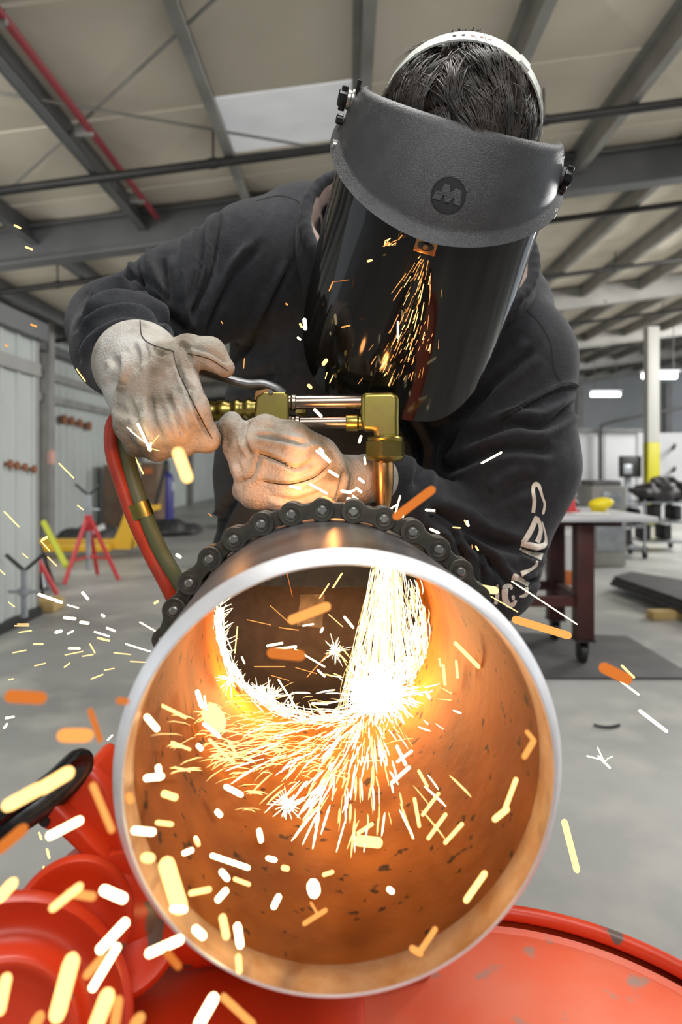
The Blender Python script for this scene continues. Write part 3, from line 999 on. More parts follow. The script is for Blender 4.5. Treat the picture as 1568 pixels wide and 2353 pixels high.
# dark material on the floor by the wall
for k, (x, y, sx, sy, sz, lab) in enumerate(((-3.55, 9.3, 0.45, 0.4, 0.24, 'black wrapped bundle with white label on the floor by the left wall'),
                                            (-2.75, 10.4, 0.55, 0.4, 0.22, 'dark tarpaulin heap on the floor behind the hose'),
                                            (-1.75, 11.6, 0.42, 0.4, 0.20, 'grey dark heap on the floor beside the worker'))):
    g = SDF((x - 1, y - 0.8, 0), (x + 1, y + 0.8, 0.5), 0.03)
    for q in range(12):
        a = random.random() * 6.28
        g.ell((x + sx * 0.6 * (random.random() * 2 - 1), y + sy * 0.5 * (random.random() * 2 - 1), 0.02 + sz * 0.4 * random.random()),
              (sx * 0.45, sy * 0.4, sz * (0.5 + 0.3 * random.random())), 0.05, Matrix.Rotation(a, 3, 'Z'))
    g.F[:, :, 0] = 1
    V, Fq = g.extract()
    t = tag(mesh('bundle', V, Fq, M_DARK), lab, 'bundle')
    if k == 0:
        MB().box((x + 0.25, y - 0.36, 0.21), (0.24, 0.02, 0.07), Matrix.Rotation(-0.4, 3, 'Y')).build('label', M_LABELW, t, smooth=False)
# rusty knobs along the girts
for k, (px, py) in enumerate(((140, 964), (158, 968), (177, 973), (198, 979))):
    d = 4.36 / (800 - px) * F
    p = P(px, py, d)
    t = MB().lathe([(0, 0), (0.03, 0), (0.03, 0.03), (0.075, 0.05), (0.075, 0.09), (0, 0.10)], (WX + 0.02, d, p.z), (1, 0, 0), 14)
    tag(t.build('wall_knob', M_RUSTK), 'rusty round knob in the row on the far left wall', 'knob', 'rusty knobs on the far left wall')
for k, (px, py) in enumerate(((10, 1066), (26, 1070), (45, 1074), (66, 1078))):
    d = 2.2 / (800 - px) * F
    p = P(px, py, d)
    t = MB().lathe([(0, -0.02), (0.012, 0), (0.012, 0.012), (0.028, 0.02), (0.028, 0.036), (0, 0.04)], (-2.19, d, p.z), (1, 0, 0), 14)
    tag(t.build('wall_knob', M_RUSTK), 'rusty round knob in the row on the near left wall', 'knob', 'rusty knobs on the near left wall')
b = MB().lathe([(0, 0), (0.05, 0), (0.06, 0.05), (0.055, 0.17), (0.03, 0.2), (0, 0.2)], (-4.15, 9.55, 1.07), (0, 0, 1), 14)
tag(b.build('float_cap', M_PINK), 'pinkish cap on the dark post of the left wall', 'cap')
b = MB().box((P(60, 1415, 4.75).x + 0.02, 4.95, 0.045), (0.26, 0.2, 0.09), bev=0.02)
tag(b.build('wood_wedge', M_WOOD), 'brown wedge at the foot of the near wall', 'wedge')

# ================================================================ PIPE, CHAIN, STAND, DRUM
PA, PB = P(790, 1795, 0.482), P(735, 1405, 1.02)
PAX = (PB - PA).normalized()
RO, RI = 0.1632, 0.1526


def pipe_c(y):
    return PA + PAX * ((y - PA.y) / PAX.y)


LP = (PB - PA).length
pipe = empty('steel_pipe', PA, 'wide steel pipe with glowing rusty bore held by the red stand', 'pipe')
M4 = MB()
M4.lathe([(RO, 0.0128), (RO, 0.02), (RO, 0.1), (RO, 0.25), (RO, LP)], PA, PAX, 128)
M4.build('outer_wall', M_PIPE, pipe, sharp=50)
M4 = MB()
M4.lathe([(RI, LP)] + [(RI, LP * (1 - k / 24)) for k in range(1, 23)] + [(RI, 0.030)], PA, PAX, 128)
M4.build('bore', M_RUST, pipe, sharp=50)
MB().lathe([(RI, 0.030), (RI + 0.0003, 0.029), (RI + 0.0003, 0.015), (RI, 0.0015)], PA, PAX, 128).build('ground_lip', M_GROUND, pipe, sharp=50)
M4 = MB()
M4.lathe([(RI, 0.0015), (RI + 0.0004, 0.0003), (RI + 0.0012, 0.0), (RI + 0.0020, 0.0004), (RO - 0.0006, 0.0118), (RO, 0.0130)], PA, PAX, 160)
M4.build('bevelled_rim', M_RIM, pipe, sharp=50)
MB().lathe([(RI, LP), (RO, LP)], PA, PAX, 96).build('far_rim', M_PIPE, pipe)

# roller chain round the pipe
CD = 0.70
cc = pipe_c(CD)
RP, STEP = 0.1752, 0.1839
chain = empty('roller_chain', cc, 'oily steel roller chain wrapped tightly around the pipe', 'chain')


def plate_mesh(name, th):
    b = MB()
    pts = []
    hp = 0.5 * 2 * RP * math.sin(STEP / 2)
    R = 0.0128
    for k in range(17):
        a = -math.pi * 0.68 + 2 * math.pi * 0.68 * k / 16
        pts.append((hp + R * math.cos(a), R * math.sin(a)))
    for u in (0.33, 0.0, -0.33):
        pts.append((hp * u, 0.0080 + 0.0020 * u * u))
    for k in range(17):
        a = math.pi - math.pi * 0.68 + 2 * math.pi * 0.68 * k / 16
        pts.append((-hp + R * math.cos(a), R * math.sin(a)))
    for u in (-0.33, 0.0, 0.33):
        pts.append((hp * u, -0.0080 - 0.0020 * u * u))
    b.prism(pts, (0, 0, 0), (1, 0, 0), (0, 0, 1), th)
    o = b.build(name, M_CHAIN, None, sharp=40)
    mod = o.modifiers.new('edge', 'BEVEL')
    mod.width = 0.0009
    mod.segments = 2
    mod.limit_method = 'ANGLE'
    return o


def pin_mesh():
    b = MB()
    b.lathe([(0.0, -0.0022), (0.0032, -0.0022), (0.0046, -0.0012), (0.0048, 0.0), (0.0048, 0.030), (0.0, 0.030)], (0, 0, 0), (0, 1, 0), 20)
    return b.build('pin', M_PIN, None)


def roller_mesh():
    return MB().lathe([(0.0, 0.0), (0.0095, 0.0), (0.0098, 0.001), (0.0098, 0.0165), (0.0095, 0.0175), (0, 0.0175)], (0, 0, 0), (0, 1, 0), 24).build('roller', M_PIN, None)


def bush_mesh():
    return MB().lathe([(0.0049, -0.0004), (0.0078, -0.0008), (0.0084, 0.0004), (0.0084, 0.001)], (0, 0, 0), (0, 1, 0), 20).build('washer', M_CHAIN, None)


px0, pz0 = cc.x, cc.z
A0 = math.atan2(P(741, 1176, CD).x - px0, P(741, 1176, CD).z - pz0)
protos = {}


def place(kind, fn, M):
    if kind not in protos:
        o = fn()
        protos[kind] = o
    else:
        o = protos[kind].copy()
        COL.objects.link(o)
    o.matrix_basis = Matrix.Identity(4)
    o.parent = chain
    o.matrix_parent_inverse = wmat(chain).inverted()
    o.matrix_basis = M
    return o


NCH = 13
for k in range(-NCH, NCH + 1):
    a = A0 + STEP * k
    R3 = Matrix.Rotation(a, 4, 'Y')
    pt = Vector((px0 + RP * math.sin(a), CD, pz0 + RP * math.cos(a)))
    place('pin', pin_mesh, Matrix.Translation(pt + Vector((0, -0.001, 0))) @ R3)
    place('roller', roller_mesh, Matrix.Translation(pt + Vector((0, 0.0065, 0))) @ R3)
    place('washer', bush_mesh, Matrix.Translation(pt + Vector((0, -0.0002, 0))) @ R3)
    if k < NCH:
        am = a + STEP / 2
        rm = RP * math.cos(STEP / 2)
        pm = Vector((px0 + rm * math.sin(am), CD, pz0 + rm * math.cos(am)))
        R3 = Matrix.Rotation(am, 4, 'Y')
        outer = (k % 2 != 0)
        for y in ((0.0, 0.0290) if outer else (0.0060, 0.0230)):
            # prism runs towards -y, so shift by its thickness
            place('outer_plate' if outer else 'inner_plate', (lambda n='outer_plate' if outer else 'inner_plate': plate_mesh(n, 0.0030)),
                  Matrix.Translation(pm + Vector((0, y + 0.003, 0))) @ R3)

# red drum that carries the stand
DRC, DRR, DRZ = (0.133, 0.515), 0.285, 0.540
dr = empty('red_drum', (DRC[0], DRC[1], 0), 'red steel drum with worn lid and raised rim under the pipe', 'drum')
prof = [(0.0, 0.0), (DRR - 0.006, 0.0), (DRR, 0.012), (DRR, 0.16), (DRR + 0.006, 0.175), (DRR, 0.19), (DRR, 0.35), (DRR + 0.006, 0.365), (DRR, 0.38),
        (DRR, DRZ - 0.012), (DRR - 0.010, DRZ - 0.012)]
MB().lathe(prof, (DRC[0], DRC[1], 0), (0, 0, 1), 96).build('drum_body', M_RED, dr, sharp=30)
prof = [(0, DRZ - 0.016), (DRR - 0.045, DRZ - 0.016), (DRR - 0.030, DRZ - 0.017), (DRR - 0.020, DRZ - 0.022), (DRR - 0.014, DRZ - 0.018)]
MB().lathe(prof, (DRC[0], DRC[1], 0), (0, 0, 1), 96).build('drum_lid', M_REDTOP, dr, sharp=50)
rim = MB()
rp = [(DRR - 0.014 + 0.0085 + 0.0085 * math.cos(a), DRZ - 0.007 + 0.0085 * math.sin(a)) for a in [2 * math.pi * k / 10 for k in range(11)]]
rim.lathe(rp, (DRC[0], DRC[1], 0), (0, 0, 1), 96)
rim.build('rim', M_RED, dr, sharp=80)

# red pipe stand clamped on the drum
st = empty('pipe_stand', (-0.1, 0.56, DRZ), 'red cast pipe stand with ringed rollers and black clamp, left of the pipe', 'stand')
b = MB()
b.box((-0.012, 0.745, DRZ + 0.012), (0.20, 0.10, 0.056), bev=0.008)
b.box((-0.135, 0.63, DRZ + 0.004), (0.30, 0.25, 0.036), bev=0.008)
b.prism([(-0.10, 0), (0.10, 0), (0.10, 0.050), (0.055, 0.030), (0.0, 0.016), (-0.055, 0.030), (-0.10, 0.050)], (-0.014, 0.785, DRZ + 0.039), (1, 0, 0), (0, 0, 1), 0.075)
b.build('saddle', M_RED, st)
AX1 = Vector((0.42, -0.80, 0.44)).normalized()
c1 = P(-22, 2425, 0.48)
MB().lathe([(0.086, -0.13), (0.086, -0.03), (0.094, -0.022), (0.0985, -0.014), (0.0990, -0.006), (0.0965, 0.0), (0.0915, 0.0025), (0.087, -0.002), (0.080, -0.012),
            (0.070, -0.014), (0.062, -0.006), (0.0585, 0.003), (0.0545, 0.0055), (0.050, 0.003), (0.046, -0.004), (0.036, -0.008), (0.0, -0.009)],
           c1, AX1, 72).build('end_roller', M_RED, st, sharp=70)
c2 = P(166, 2118, 0.55)
MB().lathe([(0.036, -0.12), (0.038, -0.020), (0.044, -0.014), (0.0475, -0.006), (0.0470, 0.003), (0.043, 0.007), (0.037, 0.004), (0.031, -0.004), (0.018, -0.008), (0, -0.008)],
           c2, Vector((0.30, -0.86, 0.40)), 56).build('middle_roller', M_RED, st, sharp=70)
c3 = P(268, 2120, 0.585)
MB().lathe([(0.040, -0.10), (0.042, -0.030), (0.052, -0.022), (0.0565, -0.008), (0.0560, 0.012), (0.051, 0.019), (0.042, 0.016), (0.030, 0.006), (0, 0.004)],
           c3, Vector((0.34, -0.80, 0.5)), 56).build('inner_roller', M_RED, st, sharp=70)
b = MB()
b.tube([c1 - AX1 * 0.10, c2 + Vector((0, 0.06, -0.02)), c3 + Vector((0.05, 0.07, -0.03)), Vector((-0.06, 0.74, DRZ + 0.03))], [0.07, 0.05, 0.05, 0.04], 20)
b.build('axle_casting', M_RED, st)
# stand arm (cast, with lug) and clamp
def slab(pts, d0, d1, name, mt, bev=0.004):
    b = MB()
    n = len(pts)
    vs = [P(x, y, d0) for x, y in pts] + [P(x, y, d0) + Vector((0.0, d1 - d0, 0.0)) for x, y in pts]
    b.add(vs, [tuple(range(n)), tuple(range(n, 2 * n))[::-1]] + [(i, n + i, n + (i + 1) % n, (i + 1) % n) for i in range(n)])
    o = b.build(name, mt, st, sharp=40)
    md = o.modifiers.new('edge', 'BEVEL')
    md.width = bev
    md.segments = 3
    md.limit_method = 'ANGLE'
    return o


slab([(201, 1755), (258, 1812), (300, 1965), (330, 2100), (270, 2080), (236, 1965), (124, 1848), (160, 1802)], 0.600, 0.66, 'arm', M_RED, 0.008)
slab([(126, 1846), (98, 1858), (80, 1876), (82, 1898), (100, 1908), (136, 1922), (190, 1972), (240, 2040), (262, 2040), (240, 1962)], 0.585, 0.612, 'lug', M_RED, 0.006)
MB().lathe([(0.0, -0.001), (0.0042, -0.001), (0.0042, 0.004), (0, 0.004)], P(103, 1889, 0.5835), (0, 1, 0), 16).build('lug_hole', M_BLACK, st)
ring = spline([P(-60, 1925, 0.56), P(20, 1862, 0.57), P(120, 1785, 0.585), P(172, 1738, 0.595), P(184, 1748, 0.60), P(176, 1772, 0.60), P(120, 1830, 0.59), P(30, 1893, 0.575), P(-60, 1950, 0.565)], 5)
MB().tube(ring, 0.0058, 14, flat=2.0, hint=(0, 1, 0)).build('clamp_link', M_BLKCLAMP, st)
MB().tube([P(150, 1800, 0.60), P(196, 1755, 0.615)], 0.009, 12, flat=0.7).build('clamp_hook', M_BLKCLAMP, st)

# ================================================================ CUTTING TORCH
D = 0.87
tc = empty('cutting_torch', P(690, 950, D), 'brass cutting torch with twin steel tubes, lever and copper tip', 'torch')
R_ = lambda px: px / F * D


def pp(x, y, dd=0.0):
    return P(x, y, D + dd)


# head: upright block with rounded top and side boss
b = MB()
head = [(830, 905), (842, 901), (900, 900), (914, 905), (918, 916), (917, 960), (918, 1008), (862, 1010), (861, 990), (833, 990), (829, 960)]
b.add([pp(x, y, -0.017) for x, y in head] + [pp(x, y, 0.0) + Vector((0, 0.017, 0)) for x, y in head],
      [tuple(range(11)), tuple(range(11, 22))[::-1]] + [(i, 11 + i, 11 + (i + 1) % 11, (i + 1) % 11) for i in range(11)])
o = b.build('torch_head', M_BRASS, tc)
md = o.modifiers.new('edge', 'BEVEL')
md.width = 0.006
md.segments = 4
b = MB()
b.lathe([(R_(29), 0), (R_(29), R_(30)), (R_(26), R_(34))], pp(889, 1012), (0, 0, 1), 28)
b.lathe([(0, 0), (R_(19), 0), (R_(20), R_(4)), (R_(20), R_(26)), (R_(17), R_(30)), (R_(17), R_(38)), (0, R_(38))], pp(795, 971), (1, 0, 0), 24)
b.build('head_boss', M_BRASS, tc)
# tip nut: hexagon with collar
b = MB()
b.lathe([(R_(32), R_(2)), (R_(40), R_(2)), (R_(42), R_(-2)), (R_(40), R_(-8)), (R_(36), R_(-10))], pp(886, 1006), (0, 0, 1), 28)
hx = [(R_(47) * math.cos(a), R_(47) * math.sin(a)) for a in [math.pi / 6 * 0.6 + math.pi / 3 * k for k in range(6)]]
b.prism(hx, pp(886, 1048), (1, 0, 0), (0, 1, 0), R_(33))
b.lathe([(R_(45), 0), (R_(42), R_(-7)), (R_(34), R_(-12)), (R_(20), R_(-13))], pp(886, 1048), (0, 0, 1), 28)
b.build('tip_nut', M_BRASS, tc)
MB().lathe([(0, 0), (R_(23), 0), (R_(24), R_(-8)), (R_(24), R_(-48)), (R_(19), R_(-92)), (R_(16), R_(-103)), (R_(9), R_(-105)), (0, R_(-105))], pp(881, 1061), (0, 0, 1), 28).build('tip', M_COPPER, tc)
# twin tubes with ferrules
for (y, x0, r) in ((924, 660, 16.5), (971, 668, 15.0)):
    b = MB().tube([pp(x0, y + 1), pp(835, y - 1)], R_(r), 20)
    b.build('gas_tube', M_TUBE, tc)
    b = MB().lathe([(R_(15), 0), (R_(20), R_(2)), (R_(20), R_(22)), (R_(18), R_(25)), (R_(18), R_(30)), (R_(20), R_(33)), (R_(19), R_(40)), (R_(16), R_(42))], pp(x0 - 20, y + 1), (1, 0, 0), 22)
    b.build('ferrule', M_TUBE, tc)
b = MB().lathe([(0, -R_(16)), (R_(11), -R_(16)), (R_(12), -R_(8)), (R_(9), 0), (R_(12), R_(8)), (0, R_(10))], pp(696, 950, 0.02), (1, 0, 0.1), 6)
b.build('valve_nut', M_BRASS, tc, sharp=20)
# body block, ridged neck, handle tube behind the glove
b = MB()
blk = [(588, 912), (606, 900), (654, 900), (664, 908), (664, 968), (655, 976), (600, 966), (584, 958)]
n = len(blk)
b.add([pp(x, y, -0.016) for x, y in blk] + [pp(x, y) + Vector((0, 0.016, 0)) for x, y in blk],
      [tuple(range(n)), tuple(range(n, 2 * n))[::-1]] + [(i, n + i, n + (i + 1) % n, (i + 1) % n) for i in range(n)])
o = b.build('valve_body', M_BRASS, tc)
md = o.modifiers.new('edge', 'BEVEL')
md.width = 0.003
md.segments = 3
ax = (pp(590, 940) - pp(300, 958)).normalized()
L = lambda x: (pp(x, 940) - pp(465, 947)).length * (1 if x >= 465 else -1)
pr = [(R_(15), L(300)), (R_(15), L(470)), (R_(17), L(476)), (R_(24), L(480)), (R_(25), L(490)), (R_(22), L(497)), (R_(25), L(503)), (R_(26), L(520)), (R_(21), L(528)),
      (R_(21), L(536)), (R_(25), L(541)), (R_(26), L(549)), (R_(21), L(555)), (R_(20), L(562)), (R_(24), L(567)), (R_(25), L(575)), (R_(21), L(581)), (R_(20), L(592))]
MB().lathe(pr, pp(465, 947), ax, 28).build('ridged_neck', M_BRASS, tc, sharp=60)
MB().tube([pp(468, 947), pp(285, 958)], R_(17), 16).build('handle_tube', M_BRASS, tc)
for (x, y) in ((282, 958), (318, 1018)):
    MB().lathe([(0, 0), (R_(13), 0), (R_(13), R_(18)), (R_(17), R_(20)), (R_(17), R_(34)), (0, R_(36))], pp(x + 20, y - 4), Vector((-1, 0, -0.15)), 6).build('hose_nut', M_BRASS, tc, sharp=20)
MB().tube([pp(338, 1012), pp(380, 985), pp(420, 955)], R_(10), 12).build('lower_inlet', M_BRASS, tc)
# lever: pressed strip
lev = spline([pp(440, 846, -0.004), pp(480, 858, -0.004), pp(540, 877), pp(575, 884), pp(605, 884), pp(635, 895), pp(652, 908)], 6)
MB().tube(lev, [R_(8), R_(10), R_(11), R_(12)] + [R_(12)] * (len(lev) - 4), 14, flat=1.6, hint=(0, 1, 0)).build('lever', M_LEVER, tc)
MB().tube([pp(622, 900, -0.02), pp(622, 900, 0.02)], R_(5), 12).build('lever_pin', M_PIN, tc)
b = MB().prism([(-R_(24), -R_(16)), (R_(24), -R_(16)), (R_(30), R_(4)), (R_(5), R_(8)), (-R_(20), R_(4))], pp(612, 905, 0.008), (1, 0, 0), (0, 0, 1), 0.016)
b.build('lever_bracket', M_COPPER, tc, smooth=False)

# twin hose with brass band
hs = empty('twin_hose', P(330, 1180, 0.87), 'twin red and green gas hose hanging from the torch, joined by a brass band', 'hose')
red = spline([pp(300, 962, 0.0), pp(272, 958, 0.0), pp(256, 985, 0.0), pp(258, 1045, 0.0), pp(283, 1125, 0.0), pp(308, 1195, 0.0), pp(345, 1275, 0.005), pp(396, 1375, 0.012),
              pp(418, 1450, 0.06), P(450, 1600, 0.99), P(480, 1750, 1.02), Vector((-0.35, 1.06, 0.25)), Vector((-0.50, 1.05, 0.02)), Vector((-0.60, 0.9, 0.012))], 8)
MB().tube(red, R_(15.5), 18).build('red_hose', M_HRED, hs)
grn = spline([pp(306, 960, 0.018), pp(288, 962, 0.016), pp(284, 990, 0.012), pp(291, 1045, 0.008), pp(312, 1125, 0.004), pp(336, 1190, 0.002), pp(368, 1265, 0.005), pp(412, 1345, 0.014),
              pp(432, 1425, 0.06), P(462, 1600, 1.02), P(492, 1750, 1.05), Vector((-0.30, 1.09, 0.25)), Vector((-0.46, 1.09, 0.02)), Vector((-0.58, 0.95, 0.012))], 8)
MB().tube(grn, R_(18), 18).build('green_hose', M_HGREEN, hs)
ba, bb = pp(312, 1158, 0.002), pp(325, 1192, 0.002)
zx = (bb - ba).normalized()
xx = Vector((0.93, 0, 0.36)).normalized()
yy = zx.cross(xx)
b = MB()
oval = []
for k in range(28):
    a = 2 * math.pi * k / 28
    oval.append((R_(31) * math.copysign(abs(math.cos(a)) ** 0.8, math.cos(a)), R_(20) * math.copysign(abs(math.sin(a)) ** 0.9, math.sin(a))))
vs, fs = [], []
for (s, gg) in ((0, 1.0), (1, 1.0), (1, 0.94), (0, 0.94)):
    for u, v in oval:
        vs.append((bb if s else ba) + xx * u * gg + yy * v * gg)
for r in range(4):
    for k in range(28):
        fs.append((r * 28 + k, r * 28 + (k + 1) % 28, ((r + 1) % 4) * 28 + (k + 1) % 28, ((r + 1) % 4) * 28 + k))
b.add(vs, fs)
b.build('band', M_BRASS, hs, sharp=40)

# ================================================================ THE WORKER
man = empty('person', (0.0, 1.28, 0), 'person bent over the pipe in black hoodie, suede gloves and face shield', 'person')
# frame of the bowed head: right, up, forward
RHO, ALP = math.radians(16), math.radians(34)
HR = Vector((math.cos(RHO), 0, -math.sin(RHO)))
HU = Vector((math.cos(ALP) * math.sin(RHO), -math.sin(ALP), math.cos(ALP) * math.cos(RHO)))
HN = Vector((-math.sin(ALP) * math.sin(RHO), -math.cos(ALP), -math.sin(ALP) * math.cos(RHO)))
RV = 0.143
HC = P(985, 545, 0.780) - HN * RV            # axis of the visor at the lower edge of the brow guard


def H(r, n, u):
    return HC + HR * r + HN * n + HU * u


HM = Matrix((HR, HN, HU)).transposed()

# shoulders, arms (photo pixel, depth)
S_R, E_R, W_R = P(590, 610, 1.20), P(268, 752, 1.13), P(312, 842, 0.945)
S_L, E_L, W_L = P(1178, 832, 1.19), P(1122, 1318, 1.115), P(838, 1098, 0.94)
NECK = H(0, -0.06, -0.10)

# body: one continuous surface from head to feet, slimmer than the clothes
g = SDF((-0.55, 0.72, 0.02), (0.55, 1.62, 1.66), 0.012)
g.ell(H(0, -0.005, 0.085), (0.074, 0.094, 0.105), 0.02, HM)                      # skull
g.ell(H(0, 0.030, -0.005), (0.058, 0.060, 0.075), 0.03, HM)                      # jaw
g.cone(H(0, 0.088, 0.045), H(0, 0.108, 0.012), 0.009, 0.014, 0.012)             # nose
g.cone(H(-0.022, 0.086, -0.022), H(0.022, 0.086, -0.022), 0.009, 0.009, 0.008)  # mouth
for s in (-1, 1):
    g.ell(H(s * 0.032, 0.092, 0.052), (0.013, 0.008, 0.010), 0.006, HM, cut=True)
    g.ell(H(s * 0.031, 0.080, 0.050), (0.012, 0.012, 0.012), 0.004)
    g.ell(H(s * 0.078, -0.012, 0.035), (0.010, 0.020, 0.032), 0.008, HM)
g.cone(H(0, -0.04, 0.02), P(905, 640, 1.24), 0.050, 0.06, 0.03)
g.ell(P(860, 800, 1.30), (0.21, 0.11, 0.22), 0.05).ell(P(790, 1120, 1.28), (0.17, 0.10, 0.20), 0.06).ell(P(745, 1440, 1.30), (0.17, 0.11, 0.14), 0.06)
MID_L = P(1000, 1195, 1.10)
for pts in ((S_R, E_R, P(285, 800, 1.03), W_R), (S_L, E_L, MID_L, P(890, 1105, 0.985), W_L)):
    g.cone(P(880, 700, 1.27), pts[0], 0.07, 0.06, 0.05)
    g.chain(pts, [0.055, 0.042, 0.036, 0.028, 0.023], 0.02)
KN = [(Vector((-0.14, 1.27, 0.46)), Vector((-0.15, 1.36, 0.09))), (Vector((0.08, 1.24, 0.46)), Vector((0.10, 1.34, 0.09)))]
for s, (k, a) in zip((-1, 1), KN):
    g.cone(P(745, 1440, 1.30) + Vector((s * 0.085, 0, -0.05)), k, 0.085, 0.055, 0.04).cone(k, a, 0.055, 0.04, 0.02).cone(a, a + Vector((s * 0.02, -0.13, -0.045)), 0.035, 0.028, 0.02)
V, Fq = g.extract()
body = mesh('body', V, Fq, M_SKIN, man)

# hoodie
g = SDF((-0.56, 0.82, 0.66), (0.52, 1.60, 1.58), 0.0046)
g.ell(P(865, 760, 1.33), (0.285, 0.155, 0.29), 0.08)
g.ell(P(800, 1090, 1.30), (0.255, 0.145, 0.30), 0.08)
g.ell(P(745, 1400, 1.30), (0.262, 0.155, 0.20), 0.06)
g.cone(P(700, 560, 1.27), P(1140, 720, 1.27), 0.105, 0.105, 0.06)
g.cone(P(860, 600, 1.30), S_R, 0.11, 0.098, 0.06)
g.cone(P(1000, 720, 1.30), S_L, 0.11, 0.100, 0.05)
g.chain([S_R, P(425, 690, 1.17), E_R], [0.098, 0.086, 0.074], 0.04)
g.chain([E_R, P(285, 800, 1.03), W_R], [0.076, 0.072, 0.060], 0.022)
g.chain([S_L, P(1190, 1070, 1.15), E_L], [0.100, 0.093, 0.076], 0.045)
g.chain([E_L, P(1000, 1195, 1.10), P(890, 1100, 0.995)], [0.077, 0.062, 0.044], 0.022)
# sleeve mouth at the wrist (hollow, with a hem edge) and neck opening
wd = (W_R - P(285, 800, 1.03)).normalized()
g.cone(W_R - wd * 0.004, W_R + wd * 0.05, 0.050, 0.056, 0.004, cut=True)
g.cone(P(905, 640, 1.26), H(0, -0.065, -0.045), 0.085, 0.066, 0.03)
g.F[:int((0.13 - g.lo[0]) / g.h), :, :int((0.845 - g.lo[2]) / g.h)] = 1
V, Fq = g.extract()
V = relax(V, Fq, 2)
HF = [
    # sleeve near the torch hand
    ([(196, 690), (245, 648), (315, 640), (372, 690)], 9, 0.006, 's'), ([(186, 722), (250, 676), (330, 680), (400, 742)], 9, 0.007, 's'),
    ([(178, 760), (245, 715), (330, 716), (408, 790)], 9, 0.007, 's'), ([(186, 830), (215, 778), (290, 742), (380, 760)], 10, 0.007, 's'),
    ([(262, 618), (300, 640), (360, 700), (418, 770)], 11, -0.010, 'r'), ([(313, 588), (320, 641), (362, 698), (400, 735)], 8, 0.010, 'v'),
    # upper arm and shoulder
    ([(466, 500), (463, 560), (462, 620), (446, 690)], 9, 0.010, 'v'), ([(508, 478), (496, 563), (481, 640), (430, 745)], 9, 0.009, 'v'),
    ([(372, 590), (382, 660), (390, 720), (436, 765)], 13, 0.009, 'v'), ([(425, 545), (420, 600), (425, 700), (450, 770)], 11, 0.006, 'r'),
    ([(345, 575), (352, 620), (380, 680)], 9, 0.006, 'r'),
    # chest
    ([(590, 560), (540, 620), (500, 690), (466, 770)], 12, 0.006, 's'), ([(668, 600), (622, 690), (585, 760), (548, 820)], 11, 0.005, 's'),
    ([(640, 860), (560, 880), (480, 870)], 16, 0.006, 'v'),
    # far arm
    ([(1080, 1012), (1174, 973), (1256, 975), (1330, 925)], 13, 0.011, 'v'), ([(1020, 1085), (1100, 1050), (1180, 1030), (1270, 1036)], 13, 0.008, 'v'),
    ([(1000, 1000), (1080, 930), (1170, 850), (1230, 800)], 14, 0.008, 'v'), ([(1150, 962), (1231, 915), (1300, 884), (1344, 894)], 6, 0.004, 'r'),
    ([(1150, 972), (1231, 925), (1300, 894), (1344, 906)], 4, -0.003, 'r'), ([(1010, 1060), (1040, 1000), (1120, 900)], 14, 0.008, 'v'),
    ([(993, 1172), (1060, 1205), (1120, 1240), (1200, 1262)], 16, 0.014, 'v'), ([(985, 1190), (1030, 1212), (1056, 1258), (1076, 1340)], 8, 0.009, 'v'),
    ([(1047, 1222), (1100, 1262), (1140, 1306), (1178, 1350)], 10, 0.011, 'v'), ([(1076, 1245), (1100, 1270), (1108, 1310), (1110, 1350)], 7, 0.007, 'v'),
    ([(1120, 1270), (1134, 1310), (1138, 1350)], 6, 0.005, 'v'), ([(1150, 1150), (1180, 1120), (1230, 1105)], 18, 0.006, 'v'),
    ([(1200, 1262), (1230, 1275), (1258, 1268)], 9, 0.007, 'v'), ([(1190, 1330), (1215, 1340), (1240, 1330)], 8, 0.006, 'v'),
    # lower front
    ([(520, 1196), (470, 1180), (430, 1235), (410, 1300)], 6, 0.005, 's'), ([(462, 1060), (450, 1150), (420, 1250)], 14, 0.006, 'v'),
    ([(560, 1120), (520, 1180), (470, 1290)], 13, 0.007, 'v'), ([(930, 960), (970, 1040), (960, 1120)], 14, 0.008, 'v'),
]
V = folds(V, Fq, [(p, w * 0.82, a * 1.9, t) for p, w, a, t in HF])
hoodie = mesh('hoodie', V, Fq, M_HOODIE, man)
bvh = BVHTree.FromPolygons([tuple(v) for v in V], [tuple(int(i) for i in f) for f in Fq])
# stitched seams of the hoodie
for one in [
    ([(1150, 966), (1231, 920), (1300, 889), (1342, 900)], [2.6] * 4), ([(1146, 958), (1231, 911), (1300, 880), (1340, 888)], [1.6] * 4),
    ([(1196, 700), (1240, 742), (1266, 792), (1272, 845), (1292, 882)], [2.2] * 5), ([(590, 462), (640, 450), (676, 458), (692, 470)], [1.6] * 4),
    ([(508, 480), (497, 563), (481, 640), (440, 735)], [2.4] * 4)]:
    vs, fs = flat_strokes(bvh, [one], 0.0008)
    mesh('seam', vs, fs, M_SEAM_SHADE, hoodie)
